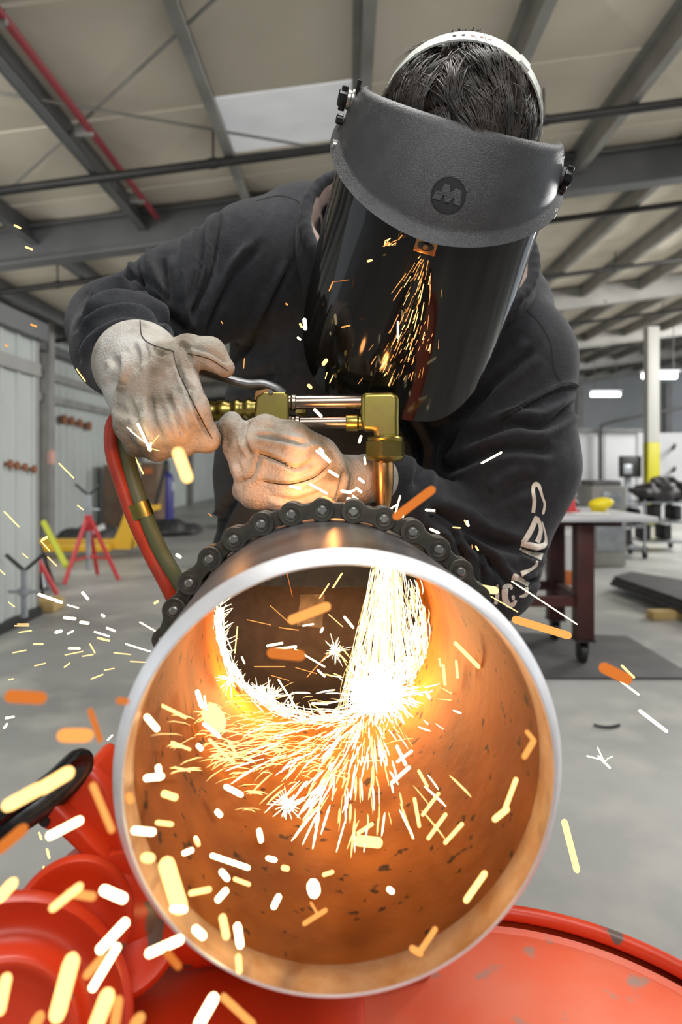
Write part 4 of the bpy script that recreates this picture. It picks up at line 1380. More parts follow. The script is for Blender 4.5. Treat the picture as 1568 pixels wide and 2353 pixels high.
# cream lettering down the sleeve, each letter a flat print
S0 = lambda pts: [(1100 + x * 0.153, 1080 + y * 0.153) for x, y in pts]
letters = [
    [(S0([(818, 640), (835, 470), (818, 320), (835, 240), (865, 215), (905, 240), (930, 310), (958, 410), (988, 490), (985, 570), (962, 662)]), [8, 8.5, 7.5, 9, 11, 9, 7, 5.5, 5.5, 5.8, 5.5])],
    [(S0([(860, 690), (845, 760), (790, 890), (740, 980), (670, 1090)]), [6, 11, 12, 13, 13]), (S0([(640, 1105), (760, 1130), (900, 1155), (985, 1120), (1005, 1040), (990, 930), (950, 770)]), [10, 13, 13, 11, 6, 4.5, 2]),
     (S0([(870, 720), (912, 800), (930, 900), (905, 1010), (875, 1085)]), [10, 9, 9, 11, 12])],
    [(S0([(618, 1175), (700, 1220), (800, 1260), (955, 1310)]), [5, 9, 12, 17]), (S0([(875, 1372), (860, 1425), (770, 1500), (640, 1560)]), [6, 7, 8, 13])],
    [(S0([(510, 1600), (600, 1630), (690, 1690), (750, 1730)]), [14, 14, 13, 10]), (S0([(715, 1765), (722, 1830), (690, 1880), (610, 1895)]), [7, 8, 8, 4])],
    [(S0([(400, 1740), (395, 1850), (405, 1950), (450, 2020), (520, 2010), (560, 1950)]), [13, 14, 14, 13, 10, 6]), (S0([(380, 1752), (440, 1745), (492, 1745), (482, 1800)]), [8, 9, 8, 5]),
     (S0([(508, 1880), (520, 1910), (515, 1950)]), [6, 7, 5])],
    [(S0([(300, 1715), (285, 1800), (280, 1900), (255, 2010)]), [4, 8, 9, 8])],
]
for L_ in letters:
    vs, fs = flat_strokes(bvh, L_, 0.0011)
    if fs:
        mesh('letter', vs, fs, M_PRINT, hoodie)
# hood lying round the neck: rolled edge outside, pale lining inside
hood = []
hc = P(968, 545, 1.075)
hx, hz = Vector((0.95, 0.05, -0.22)).normalized(), Vector((0.14, 0.42, 0.88)).normalized()
for k in range(49):
    a = 2 * math.pi * k / 48
    hood.append(hc + hx * (0.187 * math.cos(a)) + hz * (0.128 * math.sin(a)) + Vector((0, 0.0, 0.006 * math.sin(3 * a))))
g = SDF((-0.2, 0.85, 1.15), (0.45, 1.40, 1.62), 0.005)
for k in range(48):
    g.cone(hood[k], hood[k + 1], 0.0085, 0.0085, 0.006)
    lo = hood[k] + Vector((0, 0.12, -0.03)) + (hood[k] - hc) * 0.05
    g.cone(hood[k] + Vector((0, 0.012, -0.002)), lo, 0.009, 0.022, 0.012)
V, Fq = g.extract()
V = relax(V, Fq, 1)
mesh('hood', V, Fq, M_HOODIE, man)
inn = MB()
n0 = len(hood) - 1
vs, fs = [], []
for r in range(6):
    for k in range(n0):
        c = (hood[k] - hc)
        wob = 1 + 0.028 * math.sin(k * 2.1) + 0.018 * math.sin(k * 5.3)
        sh = [0.965, 0.925, 0.905, 0.895, 0.89, 0.885][r]
        vs.append(hc + c * sh * (wob if r in (1, 2, 3) else 1) + Vector((0, -0.004 + r * 0.018, -r * 0.004)))
for r in range(5):
    for k in range(n0):
        fs.append((r * n0 + k, r * n0 + (k + 1) % n0, (r + 1) * n0 + (k + 1) % n0, (r + 1) * n0 + k))
mesh('hood_lining', vs, fs, M_LINING, man)
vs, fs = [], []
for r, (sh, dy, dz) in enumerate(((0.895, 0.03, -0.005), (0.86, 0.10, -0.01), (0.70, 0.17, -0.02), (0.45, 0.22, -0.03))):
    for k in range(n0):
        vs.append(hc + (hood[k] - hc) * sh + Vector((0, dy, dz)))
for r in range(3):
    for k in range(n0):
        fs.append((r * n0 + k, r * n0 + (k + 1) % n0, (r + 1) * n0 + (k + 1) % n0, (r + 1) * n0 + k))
mesh('hood_shade', vs, fs, M_SEAM_SHADE, man)  # black surface: the shade inside the hood is put into its colour

# jeans and boots
g = SDF((-0.36, 1.06, 0.06), (0.30, 1.52, 0.98), 0.009)
g.ell(P(745, 1430, 1.30), (0.245, 0.140, 0.17), 0.05)
for s, (k, a) in zip((-1, 1), KN):
    h0 = P(745, 1440, 1.30) + Vector((s * 0.095, 0, -0.06))
    g.cone(h0, k, 0.105, 0.078, 0.04).cone(k, a + Vector((0, 0, 0.03)), 0.078, 0.064, 0.03)
V, Fq = g.extract()
V = relax(V, Fq, 1)
trou = mesh('trousers', V, Fq, M_JEANS, man)
bvh = BVHTree.FromPolygons([tuple(v) for v in V], [tuple(int(i) for i in f) for f in Fq])
vs, fs = flat_strokes(bvh, [([(718, 1366), (718, 1390), (714, 1415), (712, 1440)], [56, 57, 58, 58])], 0.0015)
mesh('patch', vs, fs, M_PATCH, trou)
for s, (k, a) in zip((-1, 1), KN):
    g = SDF((a.x - 0.12, a.y - 0.28, 0.0), (a.x + 0.12, a.y + 0.12, 0.28), 0.008)
    g.cone(a + Vector((0, 0, 0.10)), a + Vector((0, 0, -0.02)), 0.052, 0.055, 0.02).cone(a + Vector((0, 0, -0.035)), a + Vector((s * 0.02, -0.15, -0.045)), 0.052, 0.046, 0.02)
    g.F[:, :, 0] = 1
    V, Fq = g.extract()
    mesh('boot', relax(V, Fq, 1), Fq, M_BLACK, man)

# ---- gloves
def glove(g, fs_items, seams, name):
    V, Fq = g.extract()
    V = relax(V, Fq, 1)
    V = folds(V, Fq, fs_items)
    o = mesh(name, V, Fq, M_GLOVE, man)
    bv = BVHTree.FromPolygons([tuple(v) for v in V], [tuple(int(i) for i in f) for f in Fq])
    for one in seams:
        vs, fs = flat_strokes(bv, [one], 0.0005)
        if fs:
            mesh('glove_seam', vs, fs, M_GSEAM, o)
    return o


g = SDF((-0.36, 0.70, 1.03), (-0.10, 1.00, 1.30), 0.0028)
g.cone(P(298, 826, 0.965), P(318, 838, 0.885), 0.043, 0.050, 0.02)                                  # cuff in the sleeve
g.cone(P(318, 838, 0.885), P(352, 880, 0.835), 0.050, 0.040, 0.03)                                   # wrist to the back of the hand
g.ell(P(330, 880, 0.840), (0.048, 0.035, 0.046), 0.02)
g.ell(P(385, 868, 0.835), (0.034, 0.032, 0.044), 0.02)
FING = [  # knuckle, middle joint, tip joint, tip; radii
    ([P(290, 905, 0.838), P(300, 975, 0.812), P(318, 1016, 0.832), P(338, 1005, 0.868)], [0.0225, 0.0185, 0.0165, 0.0145]),
    ([P(335, 905, 0.828), P(345, 985, 0.802), P(362, 1024, 0.824), P(376, 1006, 0.868)], [0.0240, 0.0200, 0.0175, 0.0150]),
    ([P(378, 895, 0.824), P(400, 980, 0.800), P(418, 1016, 0.822), P(426, 1000, 0.868)], [0.0240, 0.0200, 0.0170, 0.0150]),
    ([P(412, 862, 0.826), P(444, 940, 0.806), P(474, 1008, 0.820), P(484, 1008, 0.866)], [0.0220, 0.0180, 0.0155, 0.0145]),
]
for pts, rs in FING:
    g.chain(pts, rs, 0.010)
g.chain([P(392, 838, 0.850), P(432, 806, 0.846), P(482, 812, 0.838), P(518, 846, 0.838)], [0.026, 0.019, 0.0185, 0.0120], 0.010)    # thumb on the lever
glove(g, [
    ([(345, 910), (352, 960), (372, 1010)], 7, 0.006, 'v'), ([(385, 900), (402, 950), (425, 1005)], 6, 0.006, 'v'), ([(300, 915), (318, 975), (336, 1020)], 6, 0.004, 'v'),
    ([(398, 812), (424, 880), (452, 950), (490, 1016)], 4, 0.005, 'v'), ([(305, 790), (318, 815), (314, 850)], 6, 0.006, 'v'), ([(330, 790), (340, 812), (332, 836)], 5, 0.005, 'v'),
    ([(352, 796), (362, 812), (380, 815)], 4, 0.004, 'v'), ([(262, 820), (272, 850), (256, 890)], 8, 0.008, 'v'), ([(290, 812), (292, 850), (284, 880)], 7, 0.006, 'r'),
    ([(440, 830), (428, 800), (412, 790)], 5, 0.006, 'v'), ([(450, 900), (425, 880), (418, 850)], 5, 0.004, 'v'), ([(425, 800), (480, 812), (520, 838)], 5, 0.003, 's'),
    ([(410, 905), (398, 930), (400, 960)], 8, 0.004, 'r'), ([(262, 930), (300, 950), (330, 940)], 9, 0.003, 'v'),
], [([(322, 736), (326, 772), (345, 790), (372, 800), (400, 808)], [2.6] * 5), ([(398, 808), (408, 850), (432, 900), (462, 960), (488, 1008)], [2.4] * 5), ([(430, 812), (480, 824), (524, 852)], [1.8] * 3)], 'glove')

g = SDF((-0.19, 0.70, 0.94), (0.10, 1.02, 1.14), 0.0028)
g.ell(P(668, 1082, 0.846), (0.052, 0.030, 0.044), 0.02, Matrix.Rotation(0.25, 3, 'Y'))                     # palm
g.chain([P(745, 1092, 0.868), P(800, 1105, 0.905), P(838, 1100, 0.94), P(872, 1100, 0.975)], [0.036, 0.028, 0.030, 0.034], 0.016)        # wrist
g.chain([P(805, 1104, 0.900), P(818, 1104, 0.905)], [0.033, 0.034], 0.006)                                    # cuff roll
g.chain([P(590, 1092, 0.842), P(548, 1030, 0.838), P(528, 985, 0.842), P(533, 968, 0.850)], [0.026, 0.0165, 0.0145, 0.0125], 0.010)   # thumb
LF = [
    ([P(738, 1042, 0.842), P(672, 1004, 0.822), P(610, 984, 0.826), P(588, 984, 0.850)], [0.021, 0.0175, 0.0150, 0.0135]),
    ([P(750, 1072, 0.842), P(670, 1040, 0.812), P(592, 1022, 0.818), P(568, 1018, 0.848)], [0.022, 0.0180, 0.0160, 0.0140]),
    ([P(748, 1102, 0.845), P(664, 1088, 0.812), P(580, 1080, 0.820), P(556, 1074, 0.852)], [0.022, 0.0185, 0.0165, 0.0145]),
    ([P(738, 1132, 0.850), P(660, 1140, 0.818), P(586, 1136, 0.826), P(560, 1128, 0.852)], [0.021, 0.0180, 0.0165, 0.0145]),
]
for pts, rs in LF:
    g.chain(pts, rs, 0.011)
glove(g, [
    ([(590, 1000), (640, 1008), (700, 1020)], 5, 0.005, 'v'), ([(592, 1040), (640, 1058), (680, 1076), (718, 1058)], 5, 0.007, 'v'), ([(600, 1105), (660, 1112), (720, 1098), (756, 1066)], 4, 0.006, 'v'),
    ([(552, 1108), (580, 1096), (600, 1040)], 5, 0.004, 'v'), ([(570, 970), (560, 1010), (580, 1046)], 5, 0.006, 'v'), ([(690, 1040), (720, 1024), (742, 1030)], 6, 0.003, 'r'),
    ([(620, 1140), (680, 1150), (740, 1132)], 6, 0.004, 'v'), ([(790, 1085), (784, 1115), (774, 1150)], 5, 0.006, 'v'), ([(540, 1060), (552, 1100), (548, 1130)], 6, 0.003, 's'),
], [([(606, 1106), (660, 1114), (720, 1099), (756, 1068)], [2.0, 2.4, 2.2, 1.6]), ([(596, 1042), (640, 1060), (680, 1077)], [1.8, 2.2, 1.8])], 'glove')

# ---- hair: a cap of many fine locks over a dark scalp
hcen = H(0.0, -0.008, 0.098)
HRAD = (0.094, 0.103, 0.098)
g = SDF(tuple(hcen - Vector((0.16, 0.16, 0.16))), tuple(hcen + Vector((0.16, 0.16, 0.16))), 0.005)
g.ell(hcen, (0.089, 0.097, 0.094), 0.01, HM)
g.cone(H(0, 0.12, 0.055), H(0, 0.12, -0.10), 0.085, 0.10, 0.01, cut=True)
V, Fq = g.extract()
hair = mesh('hair', relax(V, Fq, 1), Fq, M_HAIR, man)
def scalp(d, k=1.0):
    return hcen + HM @ Vector((d.x * HRAD[0] * k, d.y * HRAD[1] * k, d.z * HRAD[2] * k))


def sdir():
    while True:
        d = Vector((random.gauss(0, 1), random.gauss(0, 1), random.gauss(0, 1)))
        if d.length < 0.1:
            continue
        d.normalize()
        if d.z > -0.35 and not (d.y > 0.60 and d.z < 0.20):
            return d


clumps = [sdir() for _ in range(330)]
cflow = [(random.gauss(0, 0.26), random.gauss(0, 0.22), random.gauss(0, 0.26), random.uniform(0.034, 0.058), random.uniform(0.06, 0.30)) for _ in clumps]
vs, fs = [], []
for q in range(9000):
    ci = random.randrange(len(clumps))
    d0, (fx, fy, fz, ln, lift) = clumps[ci], cflow[ci]
    d = (d0 + Vector((random.gauss(0, 0.085), random.gauss(0, 0.085), random.gauss(0, 0.085)))).normalized()
    root = scalp(d, 0.95)
    base = scalp(d0, 0.95)
    nor = (HM @ Vector((d.x / HRAD[0], d.y / HRAD[1], d.z / HRAD[2]))).normalized()
    part = d0.x + 0.38
    flow = HR * (0.75 if part > 0 else -1.0) * 0.68 + HN * 0.8 - HU * 0.55 + Vector((fx, fy, fz))
    flow += Vector((random.gauss(0, 0.07), random.gauss(0, 0.07), random.gauss(0, 0.07)))
    if random.random() < 0.05:
        flow += Vector((random.gauss(0, 0.6), random.gauss(0, 0.5), random.gauss(0, 0.6)))
    ln = ln * random.uniform(0.8, 1.1) * (1.25 if part < -0.1 else 1.0)
    p, w = root.copy(), random.uniform(0.00035, 0.00075)
    pull = (base - root) * 0.75
    pts = []
    for s in range(6):
        pts.append(p.copy())
        rel = HM.transposed() @ (p - hcen)
        nn = (HM @ Vector((rel.x / HRAD[0] ** 2, rel.y / HRAD[1] ** 2, rel.z / HRAD[2] ** 2))).normalized()
        t = flow - nn * flow.dot(nn)
        t = t.normalized() if t.length > 1e-4 else HN
        p = p + (t + nn * (lift + 0.16 - 0.13 * s)) * (ln / 5) + pull / 5
    o0 = len(vs)
    for s, c in enumerate(pts):
        tdir = (pts[min(s + 1, 5)] - pts[max(s - 1, 0)]).normalized()
        sd = tdir.cross(nor).normalized()
        ww = w * (1.0, 1.1, 1.0, 0.8, 0.5, 0.1)[s]
        vs += [c + sd * ww, c - sd * ww, c + nor * ww * 0.7]
    for s in range(5):
        a, c = o0 + 3 * s, o0 + 3 * s + 3
        fs += [(a, a + 2, c + 2, c), (a + 2, a + 1, c + 1, c + 2)]
tag(mesh('hair_locks', vs, fs, M_HAIR, hair), kind='stuff')

# ================================================================ FACE SHIELD
sh = empty('face_shield', HC, 'black face shield with smoked visor and white headband, worn over the bowed head', 'face shield')


def zb_crown(t):
    return 0.064 * (1 - math.cos(t)) ** 0.85 - 0.004


def cpoint(t, u, r, v=0.0):
    k = 0.93 - 0.20 * max(0.0, min(1.0, (v - 0.10) / 0.90))
    return H(r * math.sin(t), r * math.cos(t) * k + 0.01, u)


NT, NU = 72, 40
TM = math.radians(96)
ZT = 0.116
vs, fs = [], []
for layer in (0, 1):
    for i in range(NT + 1):
        t = -TM + 2 * TM * i / NT
        z0 = zb_crown(t)
        z0 = min(z0, 0.078)
        for j in range(NU + 1):
            v = j / NU
            u = z0 + (ZT - z0) * v
            # lower flange flares out, then a soft belly, then in to the top edge
            q = (u - z0)
            r = 0.1385 + 0.0115 * (1 - min(1.0, q / 0.0135)) ** 1.2 + 0.003 * math.sin(math.pi * min(1, v)) - 0.012 * v ** 1.6
            if v > 0.93:
                r -= 0.004 * ((v - 0.93) / 0.07) ** 2
            vs.append(cpoint(t, u, r - layer * 0.003, v))
W1 = NU + 1
N1 = (NT + 1) * W1
for i in range(NT):
    for j in range(NU):
        a = i * W1 + j
        fs.append((a, a + 1, a + W1 + 1, a + W1))
        fs.append((N1 + a, N1 + a + W1, N1 + a + W1 + 1, N1 + a + 1))
    fs.append((i * W1, (i + 1) * W1, N1 + (i + 1) * W1, N1 + i * W1))
    fs.append((i * W1 + NU, N1 + i * W1 + NU, N1 + (i + 1) * W1 + NU, (i + 1) * W1 + NU))
for j in range(NU):
    fs.append((j, N1 + j, N1 + j + 1, j + 1))
    a = NT * W1 + j
    fs.append((a, a + 1, N1 + a + 1, N1 + a))
crown = mesh('brow_guard', vs, fs, M_BLKPLAS, sh, sharp=60)
cbv = BVHTree.FromPolygons([tuple(v) for v in vs], fs)


def crown_hit(x, y):
    dr = P(x, y, 1.0) - Vector((0, 0, ZC))
    h, n, _, _ = cbv.ray_cast(Vector((0, 0, ZC)), dr.normalized(), 3)
    if n.dot(dr) > 0:
        n = -n
    return h, n


# round emblem: sunk disc, raised letter M with a bar, ring
eh, en = crown_hit(1031, 449)
ex = (HR - en * HR.dot(en)).normalized()
ey = en.cross(ex)
er = 0.0183
MB().lathe([(0, 0.0004), (er, 0.0004), (er + 0.0004, 0.0009), (er + 0.0010, 0.0009), (er + 0.0014, 0.0)], eh, en, 48).build('emblem', M_EMBLEM, crown)
e = lambda u, v: eh + ex * (u * er) + ey * (v * er)
b = MB()
mo = [(-0.92, -0.42), (-0.80, 0.10), (-0.50, 0.10), (-0.46, 0.58), (-0.10, 0.58), (0.06, 0.10), (0.32, 0.52), (0.70, 0.46), (0.86, -0.40), (0.44, -0.40), (0.38, 0.02), (0.12, -0.42),
      (-0.12, -0.42), (-0.30, 0.02), (-0.42, -0.42)]
b.prism([(u * er, v * er) for u, v in mo], eh + en * 0.0006, ex, ey, 0.0010)
b.build('emblem_letter', M_BLKPLAS, crown, smooth=False)
b = MB()
b.box(e(-0.20, -0.04) + en * 0.0018, (er * 1.15, er * 0.07, 0.0006), Matrix((ex, ey, en)).transposed())
for u in (-0.36, -0.22, -0.08, 0.06, 0.2, 0.34, 0.48):
    b.box(e(u, 0.10 + 0.03 * math.sin(u * 20)) + en * 0.0018, (er * 0.06, er * 0.16, 0.0006), Matrix((ex, ey, en)).transposed() @ Matrix.Rotation(-0.3, 3, 'Z'))
b.build('emblem_bar', M_BLKPLAS, crown, smooth=False)
rh, rn = crown_hit(1076, 437)
MB().lathe([(0.0018, 0), (0.0018, 0.0005), (0.0024, 0.0005), (0.0024, 0)], rh, rn, 16).build('emblem_ring', M_BLKPLAS, crown)

# visor: smoked sheet, bent round, corners rounded off below
vs, fs = [], []
NT, NU = 72, 28
TV = math.radians(92)
for layer in (0, 1):
    for i in range(NT + 1):
        t = -TV + 2 * TV * i / NT
        at = abs(t) / TV
        zb = -0.238 + 0.185 * max(0, (at - 0.28) / 0.72) ** 2.1
        zt = min(zb_crown(t), 0.078) + 0.006
        for j in range(NU + 1):
            u = zb + (zt - zb) * j / NU
            flare = 0.010 * max(0, -u / 0.236)
            r = 0.1362 + flare - layer * 0.0015
            vs.append(H(r * math.sin(t) * (1.0), r * math.cos(t) * 0.93 + 0.01, u))
W1 = NU + 1
N1 = (NT + 1) * W1
for i in range(NT):
    for j in range(NU):
        a = i * W1 + j
        fs.append((a, a + 1, a + W1 + 1, a + W1))
        fs.append((N1 + a, N1 + a + W1, N1 + a + W1 + 1, N1 + a + 1))
    fs.append((i * W1, (i + 1) * W1, N1 + (i + 1) * W1, N1 + i * W1))
for j in range(NU):
    fs.append((j, N1 + j, N1 + j + 1, j + 1))
    a = NT * W1 + j
    fs.append((a, a + 1, N1 + a + 1, N1 + a))
mesh('visor', vs, fs, M_VISOR, sh, sharp=60)
# clip in the middle of the visor's upper edge
ch = cpoint(0.0, -0.010, 0.144)
b = MB().box(ch, (0.026, 0.004, 0.018), HM, bev=0.0015)
b.build('clip', M_COPPER, sh)
b = MB().ball(ch + HN * 0.0022, (0.010, 0.0015, 0.0052), 20, 8, HM)
b.build('clip_slot', M_BLACK, sh)
MB().lathe([(0, 0), (0.0035, 0), (0.003, 0.003), (0, 0.0035)], ch + HN * 0.003, HN, 14).build('clip_stud', M_COPPER, sh)
# headband: white strap over the crown of the head, with holes
w_ = (HU * 0.92 + HN * 0.36).normalized()
vs, fs = [], []
nb = 48
for i in range(nb + 1):
    a = math.radians(-6) + math.radians(192) * i / nb
    c = hcen + HR * (0.0985 * math.cos(a)) + w_ * (0.1035 * math.sin(a))
    nn = (HR * math.cos(a) + w_ * math.sin(a)).normalized()
    side = HR.cross(w_).normalized()
    wd = 0.0078 + 0.0026 * math.sin(max(0, a))
    for (s, o_) in ((-1, 0), (1, 0), (1, 0.0022), (-1, 0.0022)):
        vs.append(c + side * (s * wd) + nn * o_)
for i in range(nb):
    for k in range(4):
        fs.append((i * 4 + k, i * 4 + (k + 1) % 4, (i + 1) * 4 + (k + 1) % 4, (i + 1) * 4 + k))
hb = mesh('headband', vs, fs, M_BAND, sh, sharp=40)
for k, a in enumerate((1.92, 1.82, 1.72, 1.62, 1.52)):
    nn = (HR * math.cos(a) + w_ * math.sin(a)).normalized()
    c = hcen + HR * (0.0985 * math.cos(a)) + w_ * (0.1035 * math.sin(a)) + nn * 0.0022
    MB().lathe([(0, 0.0003), (0.0021, 0.0003), (0.0024, 0.0)], c, nn, 12).build('strap_hole', M_GSEAM if k < 2 else M_LINING, hb)
a = 1.05
nn = (HR * math.cos(a) + w_ * math.sin(a)).normalized()
MB().box(hcen + HR * (0.0985 * math.cos(a)) + w_ * (0.1035 * math.sin(a)) + nn * 0.003, (0.016, 0.016, 0.003),
         Matrix((nn.cross(HR.cross(w_)), HR.cross(w_), nn)).transposed().to_3x3(), bev=0.001).build('buckle', M_BAND, hb)
# side knobs and rivets
for s in (-1, 1):
    t = s * math.radians(86)
    c = cpoint(t, 0.098 if s < 0 else 0.082, 0.131)
    out = (HR * s + HN * 0.12).normalized()
    k = MB().lathe([(0, 0), (0.0125, 0), (0.0130, 0.001), (0.0130, 0.004), (0.0105, 0.0048), (0.0110, 0.0055), (0.0110, 0.009), (0.008, 0.0105), (0, 0.0105)], c, out, 24)
    k.build('knob_washer', M_PIN if s < 0 else M_BLKPLAS, sh)
    k = MB()
    yy = HU
    xx = out.cross(yy).normalized()
    k.lathe([(0, 0.010), (0.0095, 0.010), (0.0100, 0.011), (0.0100, 0.019), (0.0085, 0.0205), (0, 0.0205)], c, out, 8)
    k.box(c + out * 0.014, (0.006, 0.028, 0.008), Matrix((xx, yy, out)).transposed(), bev=0.0015)
    k.build('side_knob', M_BLKSHINY, sh, sharp=40)
    MB().box(c + HU * 0.016 + out * -0.001, (0.010, 0.016, 0.005), Matrix((xx, yy, out)).transposed(), bev=0.001).build('lug', M_BLKSHINY, sh)
    for (tt, u, rr) in ((88, 0.074, 0.0062), (76, 0.048, 0.0070)):
        t2 = s * math.radians(tt)
        c2 = cpoint(t2, u if s < 0 else u * 0.9, 0.143)
        o2 = (HR * math.sin(t2) + HN * math.cos(t2)).normalized()
        MB().lathe([(0, 0.006), (rr * 0.8, 0.006), (rr, 0.0045), (rr, -0.002), (0, -0.002)], c2, o2, 18).build('rivet', M_PIN if tt == 76 else M_BLKSHINY, sh)

# ================================================================ SPARKS
UM = {}
EM = {'w': E_WHITE, 'y': E_YEL, 'o': E_ORG, 'd': E_DIM}
BUCKET = (1.3, 2.0, 3.2, 5.0, 8.0, 14.0, 30.0, 80.0)


def unit(k, ratio):
    """A glowing capsule of unit length, its round ends right for the given length to width ratio (shared mesh data)."""
    bi = min(range(len(BUCKET)), key=lambda i: abs(math.log(BUCKET[i] / ratio)))
    if (k, bi) not in UM:
        c = min(0.5, 0.5 / BUCKET[bi])
        pr = [(math.sin(a), -0.5 + c * (1 - math.cos(a))) for a in (0, 0.5, 1.05, 1.571)]
        pr += [(r, -z) for r, z in reversed(pr)]
        b = MB()
        b.lathe(pr, (0, 0, 0), (0, 0, 1), 8)
        o = b.build('spark', EM[k])
        UM[(k, bi)] = o.data
        bpy.data.objects.remove(o)
    return UM[(k, bi)]


MARKS = {
    'sparks over the floor at left': [('the near wall', 40, 1180), ('the red legs of the jack stand', 200, 1300), ('the gloved lever hand', 235, 870), ('the roof edge', 50, 600), ('the hose band', 318, 1170),
                                      ('the upper left of the pipe rim', 330, 1450), ('the bare floor', 120, 1460), ('the black clamp link', 90, 1900)],
    'sparks right of the pipe': [('the sleeve lettering', 1190, 1390), ('the work table', 1330, 1440), ('the bare floor at right', 1440, 1640), ('the right pipe rim', 1310, 1940), ('the elbow', 1130, 1050)],
    'sparks around the torch and gloves': [('the lever hand', 330, 1010), ('the supporting glove', 720, 1070), ('the glove cuff', 815, 1130), ('the torch tip', 915, 1170), ('the right end of the chain', 1050, 1240),
                                           ('the torch tubes', 730, 950), ('the hoodie front', 530, 790)],
    'sparks inside the pipe': [('the dark far mouth', 660, 1480), ('the left bore wall', 400, 1740), ('the lower left bore', 430, 2050), ('the middle of the bore', 700, 1960), ('the right bore wall', 1130, 1850),
                               ('the falling jet', 1000, 1550), ('the lower right bore', 980, 2140), ('the burst', 930, 1740)],
    'near sparks left of the pipe': [('the black clamp link', 90, 1830), ('the big ringed roller', 60, 2200), ('the middle roller', 220, 2080), ('the lower pipe rim', 420, 2200), ('the bottom edge of the stand', 300, 2340),
                                     ('the floor left of the pipe', 150, 1640), ('the supporting glove', 420, 1060)],
}
ORD = ['highest', 'second highest', 'third highest', 'fourth highest', 'fifth highest', 'sixth highest', 'seventh highest', 'eighth highest', 'ninth highest', 'tenth highest', 'eleventh highest', 'twelfth highest']
REC = []


def spark(a, c, r, k, label, group):
    dv = c - a
    tot = dv.length + 2 * r
    o = bpy.data.objects.new('spark', unit(k, tot / (2 * r)))
    COL.objects.link(o)
    o.location = (a + c) / 2
    o.rotation_mode = 'QUATERNION'
    o.rotation_quaternion = dv.to_track_quat('Z', 'Y')
    o.scale = (r, r, tot)
    hue = {'w': 'white', 'y': 'yellow', 'o': 'orange', 'd': 'dull orange'}[k]
    q = dv.length / max(r, 1e-6)
    form = 'dot' if q < 4 else 'short streak' if q < 14 else 'long streak'
    if group in MARKS:
        x, y = PX(o.location)
        m = min(MARKS[group], key=lambda w: (w[1] - x) ** 2 + (w[2] - y) ** 2)[0]
        REC.append((hue, form, m, y, o, group))
        tag(o, None, 'spark', group)
    else:
        tag(o, '%s %s: %s' % (hue, form, label), 'spark', '%s, %s %ss' % (group, hue, form))
    return o


def label_sparks():
    by = {}
    for hue, form, m, y, o, group in REC:
        by.setdefault((hue, form, m, group), []).append((y, o))
    for (hue, form, m, group), L_ in by.items():
        L_.sort(key=lambda t: t[0])
        near = 'inside the pipe by ' if group == 'sparks inside the pipe' else 'close up by ' if group.startswith('near') else 'near '
        for i, (y, o) in enumerate(L_):
            n = '' if len(L_) == 1 else ', lowest there' if i == len(L_) - 1 else ', %s there' % ORD[i]
            o['label'] = '%s spark %s %s%s%s' % (hue, form, near, m, n)


def sparks(rows, d, label, group, jit=0.02):
    for (x0, y0, x1, y1, w, k) in rows:
        dd = d * (1 + jit * random.uniform(-1, 1))
        spark(P(x0, y0, dd), P(x1, y1, dd * (1 + 0.01 * random.uniform(-1, 1))), max(w, 1.2) / 2 / F * dd, k, label, group)


